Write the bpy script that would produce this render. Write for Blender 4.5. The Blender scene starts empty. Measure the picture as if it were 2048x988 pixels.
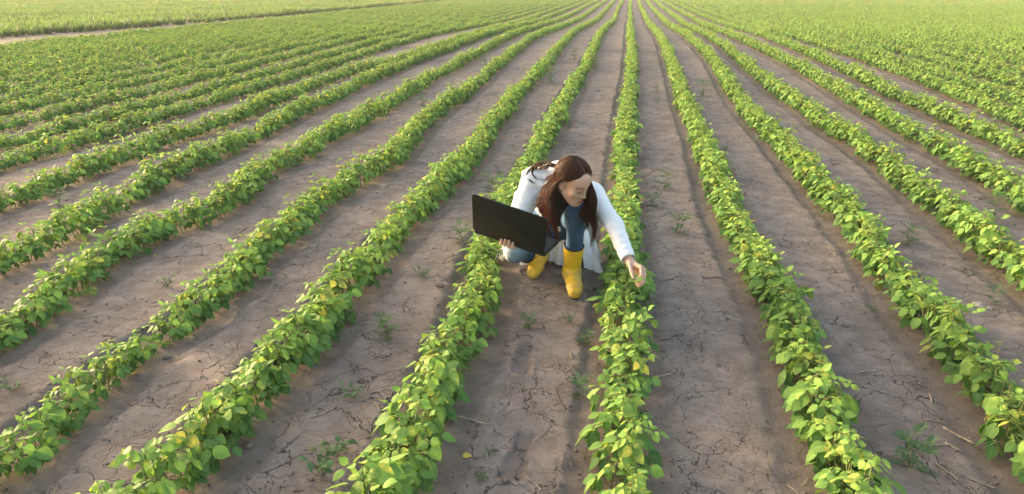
import bpy, math, random
import numpy as np
from mathutils import Vector

rng = np.random.default_rng(11)
random.seed(5)
scene = bpy.context.scene
COL = scene.collection
R = math.radians

# ------------------------------------------------------------------ camera, sky, sun, exposure
FPX, CX, CY = 1366.0, 1024.0, 494.0
VPX, VPY, CAMH = 1262.0, -33.0, 1.73
_r = np.array([VPX - CX, CY - VPY, -FPX]); _r /= np.linalg.norm(_r)
_th = math.atan2(CY - VPY, FPX)
_up = np.array([0, math.cos(_th), math.sin(_th)])
_x = np.cross(_r, _up); _x /= np.linalg.norm(_x)
CM = np.stack([_x, _r, _up])            # world = CM @ camera-space vector

cam_d = bpy.data.cameras.new('camera')
cam = bpy.data.objects.new('camera', cam_d); COL.objects.link(cam)
from mathutils import Matrix
cam.matrix_world = Matrix([list(CM[0]) + [0], list(CM[1]) + [0], list(CM[2]) + [CAMH], [0, 0, 0, 1]])
cam_d.sensor_width = 36.0
cam_d.lens = 36.0 * FPX / 2048.0
cam_d.clip_start = 0.05
cam_d.clip_end = 3000
scene.camera = cam

SUN_EL, SUN_AZ = R(7.5), R(-66)          # azimuth clockwise from +Y (the row direction)
world = bpy.data.worlds.new('World'); scene.world = world
world.use_nodes = True
wn = world.node_tree
sky = wn.nodes.new('ShaderNodeTexSky'); sky.sky_type = 'NISHITA'; sky.sun_disc = False
sky.sun_elevation = SUN_EL; sky.sun_rotation = SUN_AZ
sky.air_density = 1.0; sky.dust_density = 6.0; sky.ozone_density = 0.4
wn.links.new(sky.outputs[0], wn.nodes['Background'].inputs[0])
wn.nodes['Background'].inputs[1].default_value = 0.15

sl = bpy.data.lights.new('sun', 'SUN'); sl.energy = 2.4; sl.angle = R(18); sl.color = (1.0, 0.81, 0.54)
sun = bpy.data.objects.new('sun', sl); COL.objects.link(sun)
sdir = Vector((math.sin(SUN_AZ) * math.cos(SUN_EL), math.cos(SUN_AZ) * math.cos(SUN_EL), math.sin(SUN_EL)))
sun.rotation_euler = (-sdir).to_track_quat('-Z', 'Y').to_euler()
sun.location = (-20, 10, 15)

vs = scene.view_settings
vs.view_transform = 'Standard'; vs.look = 'None'; vs.gamma = 1; vs.use_curve_mapping = False
vs.exposure = 2.65
HAZE_D = 0.0012                          # density of the thin evening haze over the field

# ------------------------------------------------------------------ helpers
def nrm(v):
    v = np.asarray(v, float)
    return v / (np.linalg.norm(v) + 1e-12)

def ray(px, py): return CM @ np.array([px - CX, CY - py, -FPX])
def at_z(px, py, z=0.0):
    d = ray(px, py); return d * ((z - CAMH) / d[2]) + np.array([0, 0, CAMH])
def at_y(px, py, y):
    d = ray(px, py); return d * (y / d[1]) + np.array([0, 0, CAMH])
def proj(P):
    c = (np.atleast_2d(P) - np.array([0, 0, CAMH])) @ CM
    return CX + FPX * c[:, 0] / -c[:, 2], CY - FPX * c[:, 1] / -c[:, 2], -c[:, 2]

def empty(name, loc=(0, 0, 0), rz=0.0):
    o = bpy.data.objects.new(name, None); COL.objects.link(o)
    o.location = loc; o.rotation_euler = (0, 0, rz); o.empty_display_size = 0.1
    return o

def tag(o, label=None, cat=None, group=None, kind=None):
    if label: o['label'] = label
    if cat: o['category'] = cat
    if group: o['group'] = group
    if kind: o['kind'] = kind
    return o

def mesh_np(name, V, faces, attrs=None, smooth=True):
    """V (n,3); faces: list of int arrays (m,k) with k = 3 or 4; attrs: name -> (n,3|4) point data."""
    me = bpy.data.meshes.new(name)
    V = np.asarray(V, np.float32)
    if not isinstance(faces, list): faces = [faces]
    faces = [np.asarray(f, np.int32) for f in faces if len(f)]
    loops = np.concatenate([f.ravel() for f in faces])
    sizes = np.concatenate([np.full(len(f), f.shape[1], np.int32) for f in faces])
    starts = np.concatenate([[0], np.cumsum(sizes)[:-1]]).astype(np.int32)
    me.vertices.add(len(V)); me.vertices.foreach_set('co', V.ravel())
    me.loops.add(len(loops)); me.loops.foreach_set('vertex_index', loops)
    me.polygons.add(len(sizes)); me.polygons.foreach_set('loop_start', starts)
    me.polygons.foreach_set('loop_total', sizes)
    if smooth: me.polygons.foreach_set('use_smooth', np.ones(len(sizes), bool))
    for k, a in (attrs or {}).items():
        a = np.asarray(a, np.float32)
        if a.ndim == 1: a = np.repeat(a[:, None], 3, 1)
        if a.shape[1] == 3: a = np.hstack([a, np.ones((len(a), 1), np.float32)])
        at = me.attributes.new(k, 'FLOAT_COLOR', 'POINT'); at.data.foreach_set('color', a.ravel())
    me.update(calc_edges=True)
    me.validate()
    return me

def link(name, me, mat=None, parent=None):
    o = bpy.data.objects.new(name, me); COL.objects.link(o)
    if mat and not me.materials: me.materials.append(mat)
    if parent: o.parent = parent
    return o

class MB:
    """Collects vertices, faces and point attributes of one mesh."""
    def __init__(s): s.V = []; s.Q = []; s.T = []; s.A = {}; s.n = 0
    def add(s, V, Q=None, T=None, **A):
        V = np.asarray(V, float)
        if Q is not None and len(Q): s.Q.append(np.asarray(Q) + s.n)
        if T is not None and len(T): s.T.append(np.asarray(T) + s.n)
        for k, a in A.items():
            a = np.asarray(a, float)
            if a.ndim == 1: a = np.repeat(a[None], len(V), 0)
            s.A.setdefault(k, []).append(a)
        s.V.append(V); s.n += len(V)
    def mesh(s, name, smooth=True):
        F = []
        if s.Q: F.append(np.concatenate(s.Q))
        if s.T: F.append(np.concatenate(s.T))
        return mesh_np(name, np.concatenate(s.V), F, {k: np.concatenate(a) for k, a in s.A.items()}, smooth)

def tube(P, r, k=5, cap=True):
    P = np.asarray(P, float); n = len(P); r = np.broadcast_to(r, (n,))
    T = np.gradient(P, axis=0); T /= np.linalg.norm(T, axis=1)[:, None] + 1e-12
    ref = np.array([0.13, 0.21, 1.0]) if abs(T[:, 2]).mean() < 0.85 else np.array([1.0, 0.17, 0.1])
    A = np.cross(T, ref); A /= np.linalg.norm(A, axis=1)[:, None] + 1e-12
    B = np.cross(T, A)
    a = np.arange(k) * 2 * np.pi / k
    V = P[:, None] + r[:, None, None] * (np.cos(a)[None, :, None] * A[:, None] + np.sin(a)[None, :, None] * B[:, None])
    V = V.reshape(-1, 3)
    i, j = np.meshgrid(np.arange(n - 1), np.arange(k), indexing='ij')
    Q = np.stack([i * k + j, i * k + (j + 1) % k, (i + 1) * k + (j + 1) % k, (i + 1) * k + j], -1).reshape(-1, 4)
    Tr = []
    if cap:
        V = np.vstack([V, P[0], P[-1]])
        c0, c1 = n * k, n * k + 1
        for j in range(k):
            Tr += [[c0, (j + 1) % k, j], [c1, (n - 1) * k + j, (n - 1) * k + (j + 1) % k]]
    return V, Q, np.array(Tr, int).reshape(-1, 3)

def spline(P, n):
    """Catmull-Rom through P with n samples."""
    P = np.asarray(P, float); m = len(P)
    E = np.vstack([2 * P[0] - P[1], P, 2 * P[-1] - P[-2]])
    t = np.linspace(0, m - 1 - 1e-9, n); i = t.astype(int); u = (t - i)[:, None]
    p0, p1, p2, p3 = E[i], E[i + 1], E[i + 2], E[i + 3]
    return 0.5 * (2 * p1 + (p2 - p0) * u + (2 * p0 - 5 * p1 + 4 * p2 - p3) * u ** 2 + (3 * p1 - p0 - 3 * p2 + p3) * u ** 3)

def wnoise(P, freq, seed, octaves=1):
    """cheap smooth noise: sums of sines, about -1..1"""
    g = np.random.default_rng(seed); P = np.asarray(P, float); out = np.zeros(len(P)); amp = 1.0; tot = 0
    for o in range(octaves):
        s = np.zeros(len(P))
        for _ in range(7):
            d = nrm(g.normal(size=P.shape[1])) * freq * g.uniform(0.6, 1.5)
            s += np.sin(P @ d + g.uniform(0, 6.28))
        out += amp * s / 3.0; tot += amp; amp *= 0.5; freq *= 2.1
    return out / tot

# ------------------------------------------------------------------ materials
def mat_new(name):
    m = bpy.data.materials.new(name); m.use_nodes = True
    nt = m.node_tree; nt.nodes.clear()
    out = nt.nodes.new('ShaderNodeOutputMaterial')
    return m, nt, out

def N(nt, t, ins=None, **props):
    n = nt.nodes.new(t)
    for k, v in props.items(): setattr(n, k, v)
    for k, v in (ins or {}).items():
        if hasattr(v, 'is_output') or isinstance(v, bpy.types.NodeSocket): nt.links.new(v, n.inputs[k])
        else: n.inputs[k].default_value = v
    return n

def attr(nt, name, typ='GEOMETRY'):
    n = nt.nodes.new('ShaderNodeAttribute'); n.attribute_name = name; n.attribute_type = typ
    return n

def math_(nt, op, a, b=0.0, c=0.0, clamp=False):
    n = nt.nodes.new('ShaderNodeMath'); n.operation = op; n.use_clamp = clamp
    for i, v in enumerate((a, b, c)):
        if isinstance(v, bpy.types.NodeSocket): nt.links.new(v, n.inputs[i])
        else: n.inputs[i].default_value = v
    return n.outputs[0]

def mixc(nt, f, a, b, blend='MIX'):
    n = nt.nodes.new('ShaderNodeMix'); n.data_type = 'RGBA'; n.blend_type = blend
    for i, v in ((0, f), (6, a), (7, b)):
        if isinstance(v, bpy.types.NodeSocket): nt.links.new(v, n.inputs[i])
        else: n.inputs[i].default_value = (tuple(v) + (1.0,) if isinstance(v, (tuple, list)) and len(v) == 3 else v)
    return n.outputs[2]

def sstep(nt, x, lo, hi):
    n = N(nt, 'ShaderNodeMapRange', {0: x, 1: lo, 2: hi}, interpolation_type='SMOOTHSTEP')
    return n.outputs[0]

def sep(nt, col):
    n = nt.nodes.new('ShaderNodeSeparateColor'); nt.links.new(col, n.inputs[0]); return n.outputs

def simple(name, col, rough=0.6, spec=0.4, noise=0.0, scale=30.0, bump=0.0, bscale=200.0, **extra):
    m, nt, out = mat_new(name)
    b = N(nt, 'ShaderNodeBsdfPrincipled', {'Roughness': rough, 'Specular IOR Level': spec})
    tc = nt.nodes.new('ShaderNodeTexCoord')
    c = tuple(col) + (1.0,)
    if noise:
        nz = N(nt, 'ShaderNodeTexNoise', {'Vector': tc.outputs['Object'], 'Scale': scale, 'Detail': 4.0})
        f = sstep(nt, nz.outputs[0], 0.3, 0.7)
        nt.links.new(mixc(nt, f, tuple(x * (1 - noise) for x in col), tuple(min(1, x * (1 + noise)) for x in col)), b.inputs['Base Color'])
    else: b.inputs['Base Color'].default_value = c
    if bump:
        nz2 = N(nt, 'ShaderNodeTexNoise', {'Vector': tc.outputs['Object'], 'Scale': bscale, 'Detail': 5.0})
        bp = N(nt, 'ShaderNodeBump', {'Height': nz2.outputs[0], 'Strength': bump, 'Distance': 0.01})
        nt.links.new(bp.outputs[0], b.inputs['Normal'])
    for k, v in extra.items(): b.inputs[k.replace('_', ' ')].default_value = v
    nt.links.new(b.outputs[0], out.inputs[0])
    return m

def leaf_material(name, old, young, yellow, trans, tf=0.30, veins=True):
    """tint.r = yellowing, tint.g = lightness of the leaf, tint.b = age (0 old .. 1 young), in the tall crop painted shade from base to tip; luv = leaf coordinates"""
    m, nt, out = mat_new(name)
    t = sep(nt, attr(nt, 'tint').outputs['Color'])
    uv = sep(nt, attr(nt, 'luv').outputs['Color'])
    info = nt.nodes.new('ShaderNodeObjectInfo')
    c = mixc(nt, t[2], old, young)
    # mottled yellowing between the veins
    tc = nt.nodes.new('ShaderNodeTexCoord')
    off = N(nt, 'ShaderNodeVectorMath', {0: tc.outputs['Object'], 1: info.outputs['Location']}, operation='ADD')
    nz = N(nt, 'ShaderNodeTexNoise', {'Vector': off.outputs[0], 'Scale': 55.0, 'Detail': 3.0})
    yv = math_(nt, 'ADD', t[0], math_(nt, 'MULTIPLY', math_(nt, 'SUBTRACT', nz.outputs[0], 0.5), 1.3))
    yv = math_(nt, 'ADD', yv, math_(nt, 'MULTIPLY', math_(nt, 'SUBTRACT', info.outputs['Random'], 0.5), 0.22))
    c = mixc(nt, sstep(nt, yv, 0.54, 1.08), c, yellow)
    if veins:
        a = math_(nt, 'ABSOLUTE', math_(nt, 'SUBTRACT', math_(nt, 'MULTIPLY', uv[0], 2.0), 1.0))
        mid = math_(nt, 'SUBTRACT', 1.0, sstep(nt, a, 0.03, 0.10))
        w = math_(nt, 'SINE', math_(nt, 'MULTIPLY', math_(nt, 'SUBTRACT', uv[1], math_(nt, 'MULTIPLY', a, 0.22)), 44.0))
        side = math_(nt, 'MULTIPLY', sstep(nt, w, 0.8, 1.0), 0.45)
        edge = math_(nt, 'MULTIPLY', sstep(nt, a, 0.86, 1.0), 0.4)  # paler margin: the sunlit rim of leaf hairs, painted into the colour
        v = math_(nt, 'MAXIMUM', math_(nt, 'MAXIMUM', math_(nt, 'MULTIPLY', mid, 0.6), side), edge)
        c = mixc(nt, math_(nt, 'MULTIPLY', v, 0.7), c, tuple(min(1, x * 1.9 + 0.02) for x in young))
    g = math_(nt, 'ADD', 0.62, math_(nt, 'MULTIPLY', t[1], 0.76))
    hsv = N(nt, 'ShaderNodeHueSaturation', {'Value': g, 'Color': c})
    b = N(nt, 'ShaderNodeBsdfPrincipled', {'Base Color': hsv.outputs[0], 'Roughness': 0.62, 'Specular IOR Level': 0.14})
    tcx = mixc(nt, sstep(nt, yv, 0.3, 1.0), trans, tuple(x * 1.5 for x in yellow))
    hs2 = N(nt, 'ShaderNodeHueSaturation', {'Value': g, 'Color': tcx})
    tr = N(nt, 'ShaderNodeBsdfTranslucent', {'Color': hs2.outputs[0]})
    mx = N(nt, 'ShaderNodeMixShader', {0: tf, 1: b.outputs[0], 2: tr.outputs[0]})
    nt.links.new(mx.outputs[0], out.inputs[0])
    return m

M = {}
M['leaf'] = leaf_material('soybean_leaf', (0.045, 0.125, 0.045), (0.165, 0.275, 0.060), (0.40, 0.37, 0.07), (0.22, 0.40, 0.06))
M['stem'] = simple('plant_stem', (0.15, 0.17, 0.06), 0.7, 0.2, 0.3, 60)
M['weed'] = leaf_material('weed_leaf', (0.065, 0.13, 0.06), (0.11, 0.19, 0.08), (0.16, 0.2, 0.07), (0.12, 0.2, 0.06), 0.3, False)
M['grass'] = leaf_material('tall_crop_leaf', (0.045, 0.10, 0.03), (0.18, 0.26, 0.085), (0.38, 0.36, 0.14), (0.22, 0.33, 0.08), 0.3, False)  # dark first colour: shade at the blade bases is painted in
M['straw'] = simple('dry_straw', (0.38, 0.30, 0.22), 0.8, 0.2, 0.35, 40)
M['clod'] = simple('soil_clod', (0.20, 0.16, 0.14), 0.95, 0.1, 0.3, 50, 0.8, 120)
M['stone'] = simple('pale_stone', (0.42, 0.36, 0.29), 0.9, 0.2, 0.25, 40, 0.6, 150)

def soil_material():
    m, nt, out = mat_new('cracked_soil')
    geo = nt.nodes.new('ShaderNodeNewGeometry')
    pos = geo.outputs['Position']
    bed = sep(nt, attr(nt, 'bed').outputs['Color'])
    n1 = N(nt, 'ShaderNodeTexNoise', {'Vector': pos, 'Scale': 0.9, 'Detail': 5.0, 'Roughness': 0.55})
    n2 = N(nt, 'ShaderNodeTexNoise', {'Vector': pos, 'Scale': 9.0, 'Detail': 8.0, 'Roughness': 0.62})
    n3 = N(nt, 'ShaderNodeTexNoise', {'Vector': pos, 'Scale': 95.0, 'Detail': 6.0, 'Roughness': 0.7})
    n4 = N(nt, 'ShaderNodeTexNoise', {'Vector': pos, 'Scale': 34.0, 'Detail': 8.0, 'Roughness': 0.75})
    base = mixc(nt, sstep(nt, n2.outputs[0], 0.33, 0.68), (0.215, 0.166, 0.140), (0.318, 0.252, 0.216))
    # darker, still moist patches and darker soil in the furrows and on the dirt strip
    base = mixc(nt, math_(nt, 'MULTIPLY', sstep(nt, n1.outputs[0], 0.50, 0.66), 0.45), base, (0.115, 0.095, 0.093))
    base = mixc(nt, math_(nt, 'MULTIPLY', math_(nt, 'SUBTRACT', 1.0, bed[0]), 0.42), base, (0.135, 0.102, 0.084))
    base = mixc(nt, math_(nt, 'MULTIPLY', sstep(nt, n3.outputs[0], 0.42, 0.70), 0.40), base, (0.30, 0.245, 0.21))
    base = mixc(nt, math_(nt, 'MULTIPLY', sstep(nt, n4.outputs[0], 0.52, 0.70), 0.50), base, (0.085, 0.066, 0.056))
    base = mixc(nt, math_(nt, 'MULTIPLY', bed[1], 0.35), base, (0.11, 0.088, 0.078))
    # crack network: two warped cell scales, broken up so that many cracks fade out
    wn_ = N(nt, 'ShaderNodeTexNoise', {'Vector': pos, 'Scale': 7.0, 'Detail': 4.0})
    wv = N(nt, 'ShaderNodeVectorMath', {0: wn_.outputs['Color'], 1: (0.5, 0.5, 0.5)}, operation='SUBTRACT')
    wv = N(nt, 'ShaderNodeVectorMath', {0: wv.outputs[0], 'Scale': 0.26}, operation='SCALE')
    wn2 = N(nt, 'ShaderNodeTexNoise', {'Vector': pos, 'Scale': 45.0, 'Detail': 3.0})
    wv2 = N(nt, 'ShaderNodeVectorMath', {0: wn2.outputs['Color'], 1: (0.5, 0.5, 0.5)}, operation='SUBTRACT')
    wv2 = N(nt, 'ShaderNodeVectorMath', {0: wv2.outputs[0], 'Scale': 0.035}, operation='SCALE')
    p2 = N(nt, 'ShaderNodeVectorMath', {0: pos, 1: wv.outputs[0]}, operation='ADD')
    p2 = N(nt, 'ShaderNodeVectorMath', {0: p2.outputs[0], 1: wv2.outputs[0]}, operation='ADD')
    flat = N(nt, 'ShaderNodeVectorMath', {0: p2.outputs[0], 1: (1, 1, 0)}, operation='MULTIPLY')
    v1 = N(nt, 'ShaderNodeTexVoronoi', {'Vector': flat.outputs[0], 'Scale': 5.4}, feature='DISTANCE_TO_EDGE')
    v2 = N(nt, 'ShaderNodeTexVoronoi', {'Vector': flat.outputs[0], 'Scale': 12.0}, feature='DISTANCE_TO_EDGE')
    k1 = N(nt, 'ShaderNodeTexNoise', {'Vector': pos, 'Scale': 2.6, 'Detail': 2.0})
    k2 = N(nt, 'ShaderNodeTexNoise', {'Vector': pos, 'Scale': 4.4, 'Detail': 2.0, 'W': 3.0}, noise_dimensions='4D')
    w1 = math_(nt, 'MULTIPLY', sstep(nt, k1.outputs[0], 0.36, 0.56), 0.013)
    w2 = math_(nt, 'MULTIPLY', sstep(nt, k2.outputs[0], 0.46, 0.62), 0.016)
    c1 = math_(nt, 'SUBTRACT', 1.0, math_(nt, 'DIVIDE', v1.outputs[0], math_(nt, 'ADD', w1, 0.0005)), clamp=True)
    c2 = math_(nt, 'SUBTRACT', 1.0, math_(nt, 'DIVIDE', v2.outputs[0], math_(nt, 'ADD', w2, 0.0005)), clamp=True)
    crack = math_(nt, 'MULTIPLY', math_(nt, 'MAXIMUM', c1, math_(nt, 'MULTIPLY', c2, 0.8)), bed[0], clamp=True)
    base = mixc(nt, math_(nt, 'MULTIPLY', sstep(nt, crack, 0.0, 0.6), 0.72), base, (0.045, 0.036, 0.032))
    h = math_(nt, 'ADD', math_(nt, 'MULTIPLY', n2.outputs[0], 1.1), math_(nt, 'ADD', math_(nt, 'MULTIPLY', n3.outputs[0], 0.40), math_(nt, 'MULTIPLY', n4.outputs[0], 0.7)))
    h = math_(nt, 'SUBTRACT', h, math_(nt, 'MULTIPLY', crack, 0.9))
    bp = N(nt, 'ShaderNodeBump', {'Height': h, 'Strength': 0.85, 'Distance': 0.018})
    b = N(nt, 'ShaderNodeBsdfPrincipled', {'Base Color': base, 'Roughness': 0.92, 'Specular IOR Level': 0.2, 'Normal': bp.outputs[0]})
    nt.links.new(b.outputs[0], out.inputs[0])
    return m
M['soil'] = soil_material()

# ------------------------------------------------------------------ the crop rows: measured courses
SP, X0 = 0.79, 0.045
TR = {
 0: [(1258,0),(1260,50),(1262,100),(1263,150),(1256,200),(1253,250),(1251,295),(1247,390),(1245,480),(1252,560),(1245,640),(1252,740),(1246,800),(1240,900),(1238,970)],
 1: [(1276,0),(1294,40),(1314,70),(1333,110),(1349,150),(1369,200),(1389,240),(1406,280),(1440,370),(1490,470),(1545,560),(1585,640),(1622,740),(1672,860),(1700,960)],
 2: [(1293,0),(1319,35),(1352,57),(1384,90),(1424,125),(1459,175),(1500,222),(1530,250),(1570,290),(1650,370),(1720,440),(1800,540),(1855,610),(1920,680),(1985,760),(2045,840)],
 3: [(1306,0),(1354,40),(1404,70),(1449,103),(1504,145),(1550,180),(1609,212),(1658,246),(1722,284),(1780,320),(1835,362),(1932,432),(2040,515)],
 4: [(1321,0),(1374,35),(1449,70),(1524,107),(1597,140),(1658,172),(1719,204),(1780,236),(1829,262),(1890,293),(1963,332),(2040,376)],
 5: [(1333,0),(1424,35),(1505,67),(1572,98),(1621,117),(1694,146),(1768,181),(1841,208),(1914,237),(1987,266),(2048,290)],
 6: [(1346,0),(1646,100),(1719,122),(1792,146),(1865,171),(1939,198),(2012,225),(2048,240)],
 -1: [(1241,0),(1239,20),(1232,37),(1213,54),(1200,76),(1188,105),(1173,137),(1150,171),(1126,207),(1105,250),(1079,290),(1048,340),(1003,430),(978,500),(958,560),(935,640),(890,720),(850,800),(808,900),(772,970)],
 -2: [(1225,0),(1220,17),(1200,32),(1161,56),(1147,71),(1127,95),(1095,132),(1069,156),(1039,181),(1000,229),(927,318),(880,359),(819,417),(780,460),(737,505),(693,555),(642,614),(593,663),(519,737),(459,806),(405,870),(336,925),(257,978)],
 -3: [(1212,0),(1200,12),(1151,37),(1117,56),(1068,83),(1005,129),(971,154),(934,181),(898,203),(861,227),(781,310),(737,334),(678,361),(649,385),(611,414),(564,452),(526,482),(488,511),(430,565),(370,609),(306,643),(237,692),(190,730),(123,786),(84,816),(49,855),(0,895)],
 -4: [(1194,0),(1166,17),(1112,37),(1064,59),(983,100),(937,124),(898,142),(864,156),(815,183),(766,212),(717,237),(644,268),(600,298),(546,320),(505,340),(473,379),(429,403),(366,424),(312,446),(244,478),(183,512),(140,545),(95,580),(50,610),(0,640)],
 -5: [(1178,0),(900,105),(815,132),(766,146),(725,166),(681,185),(639,205),(595,220),(546,244),(498,266),(449,290),(391,309),(342,332),(293,359),(232,385),(170,425),(117,452),(75,472),(0,512)],
 -6: [(1166,0),(852,110),(815,120),(742,137),(693,149),(644,163),(595,180),(546,197),(498,218),(439,237),(378,256),(317,276),(256,298),(195,317),(146,337),(98,351),(49,371),(0,390)],
 -7: [(366,213),(317,224),(269,234),(220,246),(171,262),(122,278),(73,293),(24,307),(0,315)],
}
def wob(Y): return 0.02 * np.sin(Y * 0.55 + 1.0) + 0.025 * np.sin(Y * 0.21)
YS = np.linspace(0.5, 130, 2600)
ROWX = {}
for i in range(-21, 95):
    nom = X0 + SP * i + (-0.35 + 0.04 * (i + 7) if i < -6 else (0.0 if i > -3 else -0.07 * (-2 - i))) * (1 if i < -6 else np.clip((YS - 4) / 6, 0, 1)) + wob(YS) + 0.015 * np.sin(YS * 0.9 + i * 2.3)
    if i in TR:
        P = np.array([at_z(x, y, 0.15) for x, y in TR[i] if y >= 10]); P = P[np.argsort(P[:, 1])]
        t = np.interp(YS, P[:, 1], P[:, 0] - (X0 + SP * i))
        ker = np.exp(-np.linspace(-2, 2, 9) ** 2); ker /= ker.sum()
        t = np.convolve(np.pad(t, 4, 'edge'), ker, 'valid')
        t = np.clip(t, -0.5, 0.5)
        w = np.clip((40 - YS) / 18, 0, 1) * (YS > 0)
        nom = (X0 + SP * i + t) * w + nom * (1 - w)
    ROWX[i] = nom
RI = sorted(ROWX)
RX = np.array([ROWX[i] for i in RI])                    # rows x YS
def rowx(i, Y): return np.interp(Y, YS, ROWX[i])
SOY_X0 = X0 - SP * 21 - 0.91 - 0.40

def terrain(X, Y):
    b = 0.19 * np.exp(-((Y - 20) / 9.0) ** 2) * np.clip((X + 16) / 8, 0.0, 1)
    return b

PRESS = None
PRINTS = [(at_z(1047, 716, 0.03), 0.04), (at_z(1037, 905, 0.03), -0.10)]
def ground(X, Y, fine=True):
    """height and bed mask of the soil surface"""
    X = np.asarray(X, float); Y = np.asarray(Y, float)
    z = terrain(X, Y)
    iy = np.clip(np.searchsorted(YS, Y), 0, len(YS) - 1)
    k = np.clip(np.round((X - X0) / SP).astype(int) - RI[0], 0, len(RI) - 1)
    d = np.full(X.shape, 9.0)
    for o in (-2, -1, 0, 1, 2):
        kk = np.clip(k + o, 0, len(RI) - 1)
        dd = X - RX[kk, iy]
        d = np.where(np.abs(dd) < np.abs(d), dd, d)
    P = np.stack([X.ravel(), Y.ravel()], 1)
    ragged = 0.014 * wnoise(P, 9.0, 3, 2).reshape(X.shape) + 0.010 * wnoise(P, 40.0, 31).reshape(X.shape)
    e = np.where(d < 0, 0.165, 0.150)
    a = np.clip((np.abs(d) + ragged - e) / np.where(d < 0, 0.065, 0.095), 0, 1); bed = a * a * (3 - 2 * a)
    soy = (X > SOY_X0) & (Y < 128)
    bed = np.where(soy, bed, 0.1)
    bedh = 0.024 + 0.010 * wnoise(P, 1.3, 41).reshape(X.shape)
    z = z + np.where(soy, bedh * bed, 0.02)
    press = np.zeros(X.shape)
    z = z + 0.006 * wnoise(P, 7.0, 4, 2).reshape(X.shape) + 0.007 * wnoise(P, 1.7, 6).reshape(X.shape)
    if fine:
        z = z + 0.0032 * wnoise(P, 38.0, 5, 2).reshape(X.shape) * (1.3 - 0.6 * bed)
        for (c, an) in PRINTS:
            ca, sa = math.cos(an), math.sin(an)
            u = (X - c[0]) * ca + (Y - c[1]) * sa; v = -(X - c[0]) * sa + (Y - c[1]) * ca
            wdt = np.where(v < -0.02, 0.048, 0.038) - 0.008 * np.exp(-((v + 0.045 - 0.09) / 0.03) ** 2)
            q = np.maximum(np.abs(u) / wdt, np.abs(v) / 0.135)
            inside = np.clip((1.05 - q + .05 * wnoise(P, 60, 91).reshape(X.shape)) / 0.10, 0, 1)
            z = z - 0.013 * inside * (0.80 + 0.20 * np.sin(v * 230)) + 0.006 * np.exp(-((q - 1.25) / 0.14) ** 2); press = np.maximum(press, inside)
    global PRESS
    PRESS = press
    return z, bed

def gz(x, y):
    z, b = ground(np.array([x]), np.array([y])); return float(z[0])

def axis(segs):
    out = []
    for a, b, s0, s1 in segs:
        x = a; n = 0
        while x < b - 1e-6:
            out.append(x); f = (x - a) / (b - a); x += s0 + (s1 - s0) * f
    return out
ax_pos = axis([(0, 1.8, .02, .022), (1.8, 9, .03, .055), (9, 30, .07, .25), (30, 80, .4, 2), (80, 900, 4, 90)]) + [900]
ax_neg = axis([(0, .6, .012, .012), (.6, 2.6, .02, .022), (2.6, 9, .03, .055), (9, 30, .07, .25), (30, 80, .4, 2), (80, 900, 4, 90)]) + [900]
gx = np.array([-x for x in ax_neg[:0:-1]] + ax_pos)
gy = np.array(axis([(-30, 0.8, 3, .3), (0.8, 1.5, .06, .03), (1.5, 2.0, .018, .013), (2.0, 3.2, .012, .013), (3.2, 5.0, .016, .03), (5.0, 14, .035, .12), (14, 60, .15, .9), (60, 140, 1, 4), (140, 1500, 8, 160)]) + [1500])
GX, GY = np.meshgrid(gx, gy)
GZ, GB = ground(GX, GY)
nx, ny = len(gx), len(gy)
ii, jj = np.meshgrid(np.arange(ny - 1), np.arange(nx - 1), indexing='ij')
Q = np.stack([ii * nx + jj, ii * nx + jj + 1, (ii + 1) * nx + jj + 1, (ii + 1) * nx + jj], -1).reshape(-1, 4)
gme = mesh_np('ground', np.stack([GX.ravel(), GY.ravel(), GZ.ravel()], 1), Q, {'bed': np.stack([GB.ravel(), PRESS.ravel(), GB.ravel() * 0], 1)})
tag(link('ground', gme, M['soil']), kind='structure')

# ------------------------------------------------------------------ soybean plants
T_ST = np.array([0.0, 0.10, 0.28, 0.50, 0.74, 0.92, 1.0])
PROF = np.array([0.06, 0.62, 0.98, 0.95, 0.62, 0.22, 0.03])
U_ST = np.array([-1, -0.55, 0, 0.55, 1.0])
def leaflet(mb, p, d, n, L, W, fold, curl, tint, g):
    d = nrm(d); s = nrm(np.cross(d, n)); n = np.cross(s, d)
    t = T_ST[:, None]; u = U_ST[None, :]; w = PROF[:, None] * W / 2
    x = u * w * (1 - 0.0 * t)
    rip = g.normal(0, 0.018, (len(T_ST), len(U_ST))) * W
    z = fold * np.abs(u) * w - curl * (t ** 2) * L - 0.10 * (u ** 2) * w + rip
    y = t * L * (1 - 0.25 * curl * t)
    tw = g.normal(0, 0.15)
    z = z + tw * u * w * t
    V = p + x[..., None] * s + y[..., None] * d + z[..., None] * n
    k = len(U_ST); i, j = np.meshgrid(np.arange(len(T_ST) - 1), np.arange(k - 1), indexing='ij')
    Q = np.stack([i * k + j, i * k + j + 1, (i + 1) * k + j + 1, (i + 1) * k + j], -1).reshape(-1, 4)
    uv = np.stack([np.broadcast_to((u + 1) / 2, x.shape), np.broadcast_to(t, x.shape), np.zeros(x.shape)], -1).reshape(-1, 3)
    mb.add(V.reshape(-1, 3), Q, luv=uv, tint=np.asarray(tint))

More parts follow.
